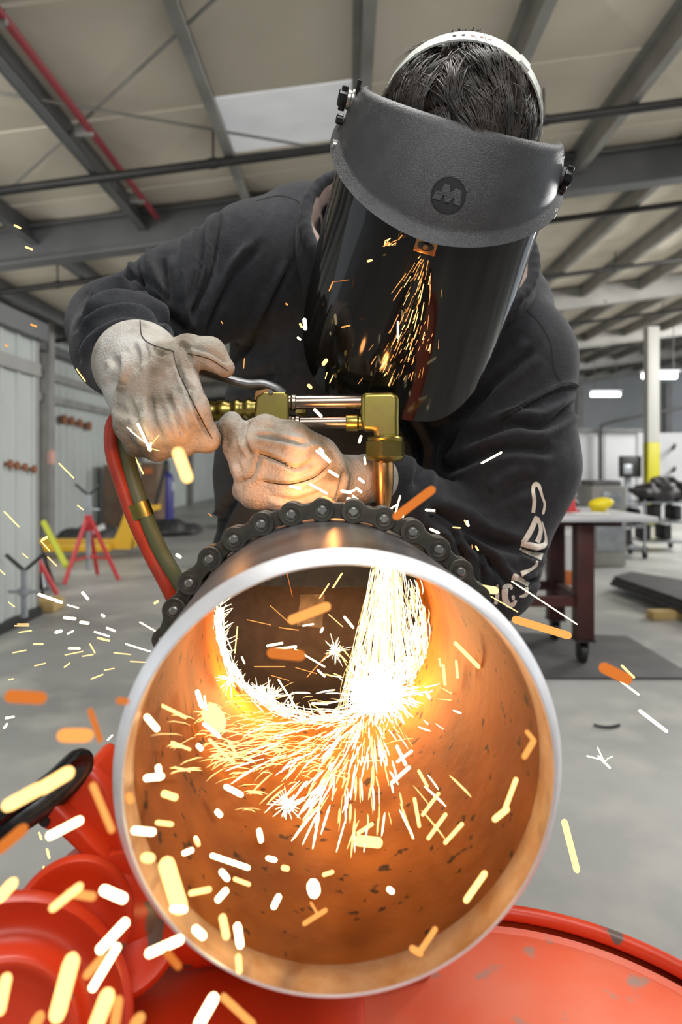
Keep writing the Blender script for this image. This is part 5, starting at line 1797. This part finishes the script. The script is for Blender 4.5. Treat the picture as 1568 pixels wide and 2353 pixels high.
# small sparks over the floor and wall on the left
G = [(34, 518, 46, 524, 5, 'y'), (60, 568, 73, 573, 5, 'y'), (72, 746, 83, 750, 5, 'o'), (12, 793, 18, 796, 4, 'o'), (176, 848, 196, 876, 2.5, 'y'), (229, 822, 247, 856, 3, 'y'), (136, 1065, 169, 1098, 3, 'y'),
     (10, 1176, 43, 1210, 3, 'y'), (90, 1366, 141, 1384, 7, 'w'), (190, 1362, 202, 1376, 6, 'w'), (155, 1390, 180, 1397, 3, 'w'), (148, 1419, 172, 1422, 7, 'w'), (186, 1430, 202, 1432, 7, 'w'),
     (234, 1413, 239, 1416, 6, 'w'), (246, 1443, 264, 1450, 5, 'w'), (218, 1452, 250, 1462, 4, 'w'), (225, 1466, 250, 1472, 5, 'y'), (290, 1480, 345, 1497, 3.5, 'w'), (322, 1430, 378, 1462, 3.5, 'w'),
     (129, 1453, 140, 1450, 7, 'w'), (156, 1456, 168, 1450, 4, 'w'), (40, 1434, 66, 1434, 2.5, 'y'), (34, 1438, 66, 1438, 2.5, 'y'), (44, 1453, 72, 1449, 2.5, 'y'), (158, 1490, 183, 1490, 4, 'w'),
     (78, 1480, 98, 1480, 4, 'y'), (98, 1240, 107, 1235, 6, 'y'), (110, 1280, 130, 1300, 2.5, 'y'), (94, 1243, 114, 1266, 2.5, 'y'), (52, 1272, 64, 1282, 2, 'y'), (20, 1384, 33, 1394, 2.5, 'y'), (0, 1310, 11, 1320, 2.5, 'y'),
     (178, 1161, 191, 1171, 2.5, 'y'), (310, 1050, 329, 1088, 3.5, 'y'), (248, 1004, 270, 1036, 3.5, 'y'), (404, 1056, 416, 1057, 4, 'y'), (407, 1275, 414, 1280, 7, 'w'), (356, 1386, 362, 1382, 6, 'y'),
     (210, 1560, 236, 1550, 3, 'y'), (148, 1533, 160, 1524, 3, 'y'), (20, 1562, 30, 1560, 3, 'y'), (262, 1500, 300, 1504, 2.5, 'y'), (190, 1508, 214, 1504, 2.5, 'y'), (80, 1530, 104, 1524, 2.5, 'y'),
     (300, 1520, 340, 1522, 2.5, 'y'), (14, 1650, 31, 1647, 5, 'w'), (10, 1672, 16, 1664, 5, 'w'), (248, 1700, 258, 1690, 4, 'w'), (90, 1914, 95, 1928, 5, 'y'), (108, 1952, 113, 1970, 6, 'y'), (100, 1992, 105, 2004, 5, 'y'),
     (207, 1480, 218, 1500, 3, 'y'), (150, 1505, 190, 1497, 2.5, 'y'), (30, 1500, 60, 1494, 2.5, 'y'), (240, 1540, 262, 1536, 2.5, 'y')]
sparks(G, 0.98, 'thin bright spark flying over the grey floor and wall at left', 'sparks over the floor at left')
# sparks on the right of the pipe
G = [(1108, 1064, 1152, 1040, 5, 'w'), (1177, 1336, 1326, 1434, 3, 'w'), (1128, 1370, 1190, 1406, 2.5, 'y'), (1430, 1530, 1457, 1556, 6, 'y'), (1428, 1566, 1468, 1596, 5, 'w'), (1472, 1634, 1532, 1680, 8, 'w'),
     (1376, 1738, 1402, 1764, 5, 'w'), (1350, 1738, 1394, 1748, 2.5, 'w'), (1374, 1718, 1386, 1744, 3, 'w'), (1186, 1424, 1305, 1460, 18, 'o'), (1298, 1890, 1326, 1998, 15, 'y'), (1092, 1350, 1138, 1357, 18, 'y'),
     (1350, 1736, 1370, 1742, 2, 'w'), (1396, 1744, 1408, 1738, 2, 'w')]
sparks(G, 0.80, 'spark flying off to the side over the floor right of the pipe', 'sparks right of the pipe')
sparks([(1390, 1535, 1440, 1560, 26, 'd'), (912, 1186, 992, 1126, 20, 'd')], 0.55, 'dull orange soft spark, wide and fading', 'dull orange sparks')
# sparks round the torch tip and gloves
G = [(343, 1030, 345, 1034, 8, 'w'), (317, 975, 345, 1034, 6, 'w'), (352, 966, 346, 1028, 4, 'w'), (300, 990, 343, 1024, 2.5, 'w'), (292, 982, 330, 1010, 2, 'w'), (346, 1030, 366, 1036, 2, 'y'), (349, 1020, 365, 1000, 2, 'y'),
     (740, 1042, 757, 1060, 8, 'w'), (736, 1032, 742, 1038, 7, 'w'), (728, 1036, 750, 1056, 5, 'w'), (757, 1082, 776, 1094, 7, 'w'), (712, 1112, 752, 1134, 5, 'w'), (668, 1118, 690, 1122, 6, 'w'), (826, 1100, 836, 1108, 6, 'w'),
     (830, 1003, 826, 1016, 6, 'w'), (838, 1052, 840, 1066, 5, 'w'), (786, 1128, 806, 1132, 7, 'w'), (800, 1146, 822, 1150, 7, 'w'), (812, 1140, 826, 1152, 6, 'w'), (820, 1122, 830, 1130, 6, 'w'), (804, 1130, 815, 1126, 5, 'w'),
     (724, 942, 738, 956, 7, 'w'), (562, 824, 560, 846, 2.5, 'o'), (508, 738, 512, 744, 2, 'o'), (884, 1178, 912, 1160, 4, 'w'), (906, 1190, 920, 1140, 4, 'w'), (915, 1186, 932, 1178, 5, 'w'), (932, 1170, 925, 1192, 4, 'w'), (980, 1172, 998, 1173, 6, 'w'),
     (990, 1216, 1008, 1224, 6, 'w'), (1003, 1250, 1012, 1234, 5, 'w'), (998, 1240, 1012, 1244, 5, 'w'), (1042, 1212, 1058, 1213, 3, 'y'), (1074, 1198, 1077, 1208, 5, 'w'), (1068, 1196, 1073, 1206, 3, 'y'), (1094, 1256, 1099, 1264, 4, 'y'), (1085, 1252, 1086, 1260, 2, 'o'),
     (1076, 1334, 1090, 1344, 8, 'w'), (480, 1180, 486, 1186, 2, 'o')]
sparks(G, 0.775, 'tiny white spark bouncing around the gloves and torch tip', 'sparks around the torch and gloves')
# glowing streaks added before the visor in place of sparks reflected in it
G = [(915, 740, 915, 776, 5, 'w'), (700, 735, 702, 755, 9, 'w'), (690, 745, 694, 752, 5, 'y'), (685, 776, 690, 780, 5, 'w'), (744, 836, 750, 828, 9, 'y'), (710, 886, 714, 890, 8, 'y'), (757, 668, 765, 648, 3, 'o'), (765, 648, 802, 643, 1.6, 'd'),
     (786, 752, 804, 748, 3.5, 'o'), (846, 600, 854, 598, 5, 'y'), (658, 698, 660, 700, 4, 'o'), (748, 870, 752, 856, 2, 'y'), (758, 880, 766, 862, 2, 'y')]
random.seed(3)
for q in range(120):
    u = random.random() ** 0.8
    cx = 985 - 70 * u + random.gauss(0, 14 + 30 * u)
    y = 580 + 290 * u
    l = random.uniform(4, 30) * (1.5 if u < 0.5 else 0.8)
    sl = (cx - 990) / max(60, y - 540)
    G.append((cx, y, cx + sl * l - 3, y + l, random.choice((0.9, 1.2, 1.6, 2.0)), random.choice('yooo')))
for q in range(14):
    cx, y = random.gauss(896, 12), random.gauss(545, 14)
    G.append((cx, y, cx - random.uniform(2, 10), y + random.uniform(2, 10), 2.2, random.choice('yo')))
for (x0, y0, x1, y1, w, k) in G:
    # just in front of the visor surface
    t = math.asin(max(-0.95, min(0.95, ((x0 - 985) * 0.96 + (y0 - 545) * 0.27) / 290.0)))
    u = -((y0 - 545) * 0.96 - (x0 - 985) * 0.27) / 1960.0
    s = H(0.150 * math.sin(t), 0.150 * math.cos(t) * 0.93 + 0.012, u)
    d = s.y - 0.012
    spark(P(x0, y0, d), P(x1, y1, d), w / 2 / F * d, k, 'thin golden stand-in for a spark reflected in the smoked visor', 'spark reflections on the visor')


# ---- inside the pipe: depth where a sight line meets the bore
def bore_d(x, y, R=RI * 0.965):
    o, dv = Vector((0, 0, ZC)), P(x, y, 1.0) - Vector((0, 0, ZC))
    oc = o - PA
    a_ = dv - PAX * dv.dot(PAX)
    b_ = oc - PAX * oc.dot(PAX)
    A, B, C = a_.dot(a_), 2 * a_.dot(b_), b_.dot(b_) - R * R
    q = B * B - 4 * A * C
    if q < 0:
        return 1.0
    return min((-B + math.sqrt(q)) / (2 * A), 1.10)


IN = [(1047, 1478, 1100, 1532, 9, 'y'), (1019, 1530, 1023, 1572, 7, 'y'), (1049, 1520, 1052, 1556, 6, 'y'), (1010, 1514, 1013, 1530, 5, 'y'), (980, 1590, 988, 1604, 7, 'w'), (1072, 2068, 1114, 2008, 14, 'y'), (1138, 1882, 1165, 1860, 14, 'y'), (1160, 1862, 1186, 1792, 11, 'y'),
      (1206, 1738, 1226, 1704, 14, 'o'), (1212, 1682, 1228, 1702, 10, 'o'), (985, 1926, 1024, 1872, 9, 'y'), (1024, 1936, 1062, 1894, 9, 'y'), (972, 1872, 1008, 1824, 8, 'y'), (953, 1836, 964, 1898, 8, 'y'), (963, 1772, 982, 1806, 7, 'y'), (904, 1796, 940, 1764, 9, 'w'), (913, 1716, 932, 1756, 8, 'w'), (914, 1750, 946, 1726, 7, 'w'),
      (826, 1932, 868, 1936, 24, 'y'), (824, 1914, 855, 1894, 9, 'y'), (895, 2044, 901, 2048, 13, 'w'), (948, 2180, 966, 2190, 15, 'o'), (966, 2186, 1000, 2136, 13, 'o'), (700, 2122, 748, 2092, 11, 'o'), (630, 2082, 640, 2062, 14, 'w'), (720, 2036, 722, 2048, 30, 'w'), (745, 2010, 764, 2004, 9, 'y'), (715, 2075, 730, 2100, 6, 'o'),
      (372, 1621, 426, 1648, 8, 'y'), (338, 1648, 360, 1674, 14, 'w'), (454, 1590, 464, 1622, 12, 'w'), (486, 1640, 498, 1660, 48, 'y'), (470, 1664, 504, 1692, 10, 'w'), (482, 1700, 536, 1752, 8, 'y'), (526, 1704, 546, 1738, 7, 'y'), (396, 1706, 436, 1722, 7, 'y'), (338, 1788, 370, 1784, 16, 'w'), (364, 1764, 366, 1786, 14, 'w'), (456, 1714, 462, 1720, 12, 'w'),
      (520, 1808, 554, 1826, 13, 'w'), (378, 1824, 402, 1832, 16, 'y'), (500, 1866, 506, 1872, 13, 'w'), (362, 1890, 394, 1894, 11, 'y'), (310, 1908, 350, 1912, 17, 'w'), (450, 1926, 456, 1938, 9, 'w'), (424, 1960, 440, 1954, 12, 'w'), (450, 1930, 456, 1940, 10, 'y'), (334, 1970, 346, 1972, 22, 'y'), (488, 1966, 570, 1994, 11, 'w'), (510, 2004, 522, 2018, 14, 'w'), (540, 2020, 572, 2032, 9, 'y'),
      (596, 1910, 600, 1930, 13, 'w'), (616, 1972, 632, 1976, 11, 'w'), (652, 1994, 660, 1996, 12, 'y'), (440, 2052, 480, 2044, 13, 'y'), (502, 2066, 518, 2048, 15, 'w'), (398, 2088, 424, 2090, 14, 'w'), (384, 1990, 412, 2080, 40, 'y'), (546, 2130, 552, 2170, 18, 'w'), (512, 2110, 520, 2150, 18, 'y'), (548, 2200, 550, 2230, 14, 'y'), (450, 2136, 466, 2150, 18, 'w'), (470, 1600, 476, 1640, 5, 'w')]
IN += [(615, 1484, 648, 1478, 6, 'w'), (632, 1492, 680, 1486, 6, 'w'), (678, 1492, 746, 1532, 4, 'w'), (738, 1452, 742, 1444, 6, 'w'), (697, 1438, 720, 1434, 4, 'w'), (568, 1424, 622, 1436, 2, 'o'), (642, 1442, 686, 1448, 2.5, 'o'), (622, 1392, 664, 1430, 2, 'o'), (735, 1374, 756, 1342, 3, 'y'), (766, 1350, 786, 1318, 4, 'y'),
       (731, 1540, 746, 1554, 5, 'w'), (718, 1616, 752, 1618, 5, 'w'), (585, 1532, 655, 1532, 2.5, 'o'), (680, 1534, 728, 1548, 2, 'o'), (660, 1318, 672, 1370, 1.8, 'd'), (546, 1440, 540, 1500, 3, 'y'), (556, 1510, 562, 1524, 4, 'w'), (640, 1562, 686, 1634, 4, 'w'), (706, 1556, 756, 1500, 2.5, 'o'), (624, 1552, 664, 1564, 2, 'o'), (792, 1418, 812, 1442, 6, 'w'), (756, 1412, 788, 1440, 2, 'y')]
for (x0, y0, x1, y1, w, k) in IN:
    d = bore_d((x0 + x1) / 2, (y0 + y1) / 2) * 0.955
    if 520 < x0 < 800 and y0 < 1640:
        d = 0.90
    spark(P(x0, y0, d), P(x1, y1, d), w / 2 / F * d, k, 'glowing spark bouncing inside the rusty bore of the pipe', 'sparks inside the pipe')
sparks([(672, 1424, 750, 1394, 22, 'o'), (626, 1500, 690, 1506, 26, 'd')], 0.52, 'soft orange spark floating in the dark mouth of the pipe', 'soft sparks in the pipe mouth')
# out of focus sparks close to the viewer, before the stand and floor
N_ = [(410, 1042, 430, 1096, 28, 'y'), (26, 1600, 92, 1604, 30, 'd'), (148, 1690, 198, 1690, 34, 'o'), (96, 1812, 156, 1776, 30, 'y'), (20, 1850, 90, 1812, 30, 'y'), (116, 1920, 182, 1886, 18, 'w'), (0, 1950, 52, 1906, 26, 'd'), (214, 1806, 256, 1906, 16, 'o'), (122, 2086, 182, 2038, 18, 'y'), (240, 2046, 282, 2064, 22, 'w'), (160, 2052, 212, 2060, 18, 'o'),
      (0, 2062, 28, 2030, 26, 'y'), (232, 2180, 286, 2122, 22, 'w'), (214, 2268, 268, 2178, 18, 'w'), (344, 2190, 412, 2160, 20, 'w'), (200, 2240, 236, 2200, 18, 'o'), (132, 2330, 164, 2210, 38, 'y'), (222, 2353, 246, 2290, 34, 'y'), (264, 2353, 272, 2300, 22, 'o'), (458, 2353, 490, 2296, 24, 'w'), (0, 2320, 14, 2250, 24, 'y'), (82, 2353, 90, 2338, 26, 'o'), (310, 2353, 322, 2340, 24, 'o'), (514, 2292, 580, 2353, 16, 'o'),
      (384, 2190, 410, 2220, 16, 'd'), (296, 1830, 300, 1838, 18, 'o'), (208, 1634, 230, 1700, 14, 'd'), (274, 1610, 290, 1612, 16, 'd')]
sparks(N_, 0.40, 'large soft glowing spark close to the viewer, left of the pipe', 'near sparks left of the pipe', 0.05)

# ---- the uncountable spray: one object per kind of jet
def strands(name, items, mt, label):
    """items: (a, b, radius, bow); slender three-sided threads"""
    vs, fs = [], []
    for a, c, r, bow in items:
        dv = c - a
        if dv.length < 1e-6:
            continue
        x, y, z = frame(dv)
        o = len(vs)
        for s, f in ((0.0, 0.25), (0.25, 1.0), (0.75, 1.0), (1.0, 0.2)):
            ct = a + dv * s + bow * (4 * s * (1 - s))
            for k in range(3):
                an = 2 * math.pi * k / 3
                vs.append(ct + x * (math.cos(an) * r * f) + y * (math.sin(an) * r * f))
        for s in range(3):
            for k in range(3):
                k2 = (k + 1) % 3
                fs.append((o + s * 3 + k, o + s * 3 + k2, o + s * 3 + 3 + k2, o + s * 3 + 3 + k))
    o = mesh(name, vs, fs, mt, None, smooth=False)
    return tag(o, label, 'sparks', None, 'stuff')


U = random.uniform
jet_w, jet_y = [], []
for q in range(450):
    u = abs(random.gauss(0, 0.42)) if random.random() < 0.45 else random.random()
    u = min(u, 1)
    # fan from the kerf under the pipe's crown down to the bore
    a = P(884 + U(-14, 30), 1212, 0.87 + U(-0.01, 0.03))
    xe = 772 + 200 * random.random() ** 0.95 if random.random() < 0.6 else random.gauss(880, 45)
    ye = 1640 - 90 * max(0, (xe - 860) / 110) ** 1.4
    e = P(xe, min(ye, 1650), 0.965)
    s0 = U(0.0, 0.75)
    s1 = min(1, s0 + U(0.12, 0.6))
    p, q2 = a.lerp(e, s0), a.lerp(e, s1)
    bow = Vector((0.006 * (1 if xe > 900 else -0.6), 0, 0.004)) * U(0, 1)
    (jet_w if random.random() < 0.6 else jet_y).append((p, q2, U(0.00022, 0.00062), bow))
for q in range(150):   # the wide right edge of the jet
    t = U(0, 1)
    xs = [948, 972, 976, 958][min(3, int(t * 4))] + random.gauss(0, 9)
    y = 1330 + 240 * t
    l = U(15, 60)
    (jet_w if random.random() < 0.5 else jet_y).append((P(xs, y, 0.95), P(xs + U(-6, 6), y + l, 0.955), U(0.0004, 0.0010), Vector((0.002, 0, 0))))
strands('spark_jet', jet_w, E_WHITE, 'white jet of sparks falling from the cut inside the pipe')
strands('spark_threads', jet_y, E_YEL, 'yellow threads of sparks mixed in the falling jet')
# the burst where the jet strikes
bw, by = [], []
C0 = (872, 1592)
for q in range(800):
    ang = U(0, 2 * math.pi)
    r0 = abs(random.gauss(0, 42 if q % 3 else 24))
    ln = U(8, 46)
    x0, y0 = C0[0] + math.cos(ang) * r0 * 1.25, C0[1] + math.sin(ang) * r0
    a2 = ang + random.gauss(0, 0.35)
    x1, y1 = x0 + math.cos(a2) * ln, y0 + math.sin(a2) * ln
    d = min(bore_d(x0, y0), 1.0) * U(0.93, 0.99)
    (bw if r0 < 60 or random.random() < 0.5 else by).append((P(x0, y0, d), P(x1, y1, d * U(0.985, 1.01)), U(0.0004, 0.0013), Vector((0, 0, 0))))
for q in range(250):   # spray thrown towards the viewer, down and left
    ang = math.radians(random.gauss(118, 30))
    r0 = 40 + 230 * random.random() ** 1.3
    ln = U(18, 62) * (0.6 + r0 / 260)
    x0, y0 = 850 + math.cos(ang) * r0 * 1.05, 1622 + math.sin(ang) * r0
    a2 = ang + random.gauss(0, 0.14)
    x1, y1 = x0 + math.cos(a2) * ln, y0 + math.sin(a2) * ln
    d0, d1 = bore_d(x0, y0) * 0.955, bore_d(x1, y1) * 0.955
    (bw if random.random() < 0.62 else by).append((P(x0, y0, d0), P(x1, y1, d1), U(0.0004, 0.0013), Vector((0, 0, 0.001))))
for q in range(260):   # thinner and further left
    x0, y0 = random.gauss(640, 90), random.gauss(1700, 55)
    ang = math.radians(random.gauss(168, 22))
    ln = U(20, 75)
    d0 = bore_d(x0, y0) * 0.96
    x1, y1 = x0 + math.cos(ang) * ln, y0 + math.sin(ang) * ln * 0.6
    by.append((P(x0, y0, d0), P(x1, y1, bore_d(x1, y1) * 0.96), U(0.0003, 0.0009), Vector((0, 0, 0.002))))
strands('spark_burst', bw, E_CORE, 'blinding white burst of sparks where the jet strikes the bore')
strands('spark_spray', by, E_YEL, 'yellow spray of sparks thrown along the bore from the burst')
# crescent of sparks running round the far rim
RIMP = [(503, 1395), (500, 1450), (514, 1510), (548, 1568), (604, 1618), (672, 1648), (740, 1658), (800, 1652), (858, 1630), (915, 1590), (955, 1530), (968, 1470)]
rs = [Vector((x, y, 0)) for x, y in RIMP]
rs = spline(rs, 10)
cw = []
for q in range(560):
    i = int(len(rs) * random.random() ** 0.9)
    i = min(i, len(rs) - 2)
    p = rs[i]
    t = (rs[i + 1] - rs[i]).normalized()
    nrm = Vector((-t.y, t.x, 0))
    off = random.gauss(4, 7 + 8 * (i / len(rs)))
    ln = U(8, 60)
    sgn = random.gauss(0, 0.12)
    a = p + nrm * off * -1
    c = a + t * ln + nrm * (ln * sgn)
    d = U(0.965, 1.0)
    cw.append((P(a.x, a.y, d), P(c.x, c.y, d), U(0.0003, 0.0009), nrm.to_3d() * 0))
for q in range(130):   # sprays lifting off the crescent
    i = min(int(len(rs) * random.random() * 0.55), len(rs) - 2)
    p = rs[i]
    ang = math.radians(U(-150, -20))
    ln = U(10, 60)
    cw.append((P(p.x + 4, p.y - 4, 0.98), P(p.x + math.cos(ang) * ln, p.y + math.sin(ang) * ln, 0.98), U(0.0003, 0.0006), Vector((0, 0, 0))))
for (cx, cy) in ((620, 1600), (528, 1560), (770, 1495), (660, 1850)):
    for q in range(60):
        ang = U(0, 6.28)
        ln = abs(random.gauss(0, 20)) + 6
        d = min(bore_d(cx, cy) * 0.95, 0.97)
        cw.append((P(cx, cy, d), P(cx + math.cos(ang) * ln, cy + math.sin(ang) * ln, d), 0.00045, Vector((0, 0, 0))))
strands('spark_crescent', cw, E_WHITE, 'white crescent of sparks running round the far rim of the pipe')

label_sparks()
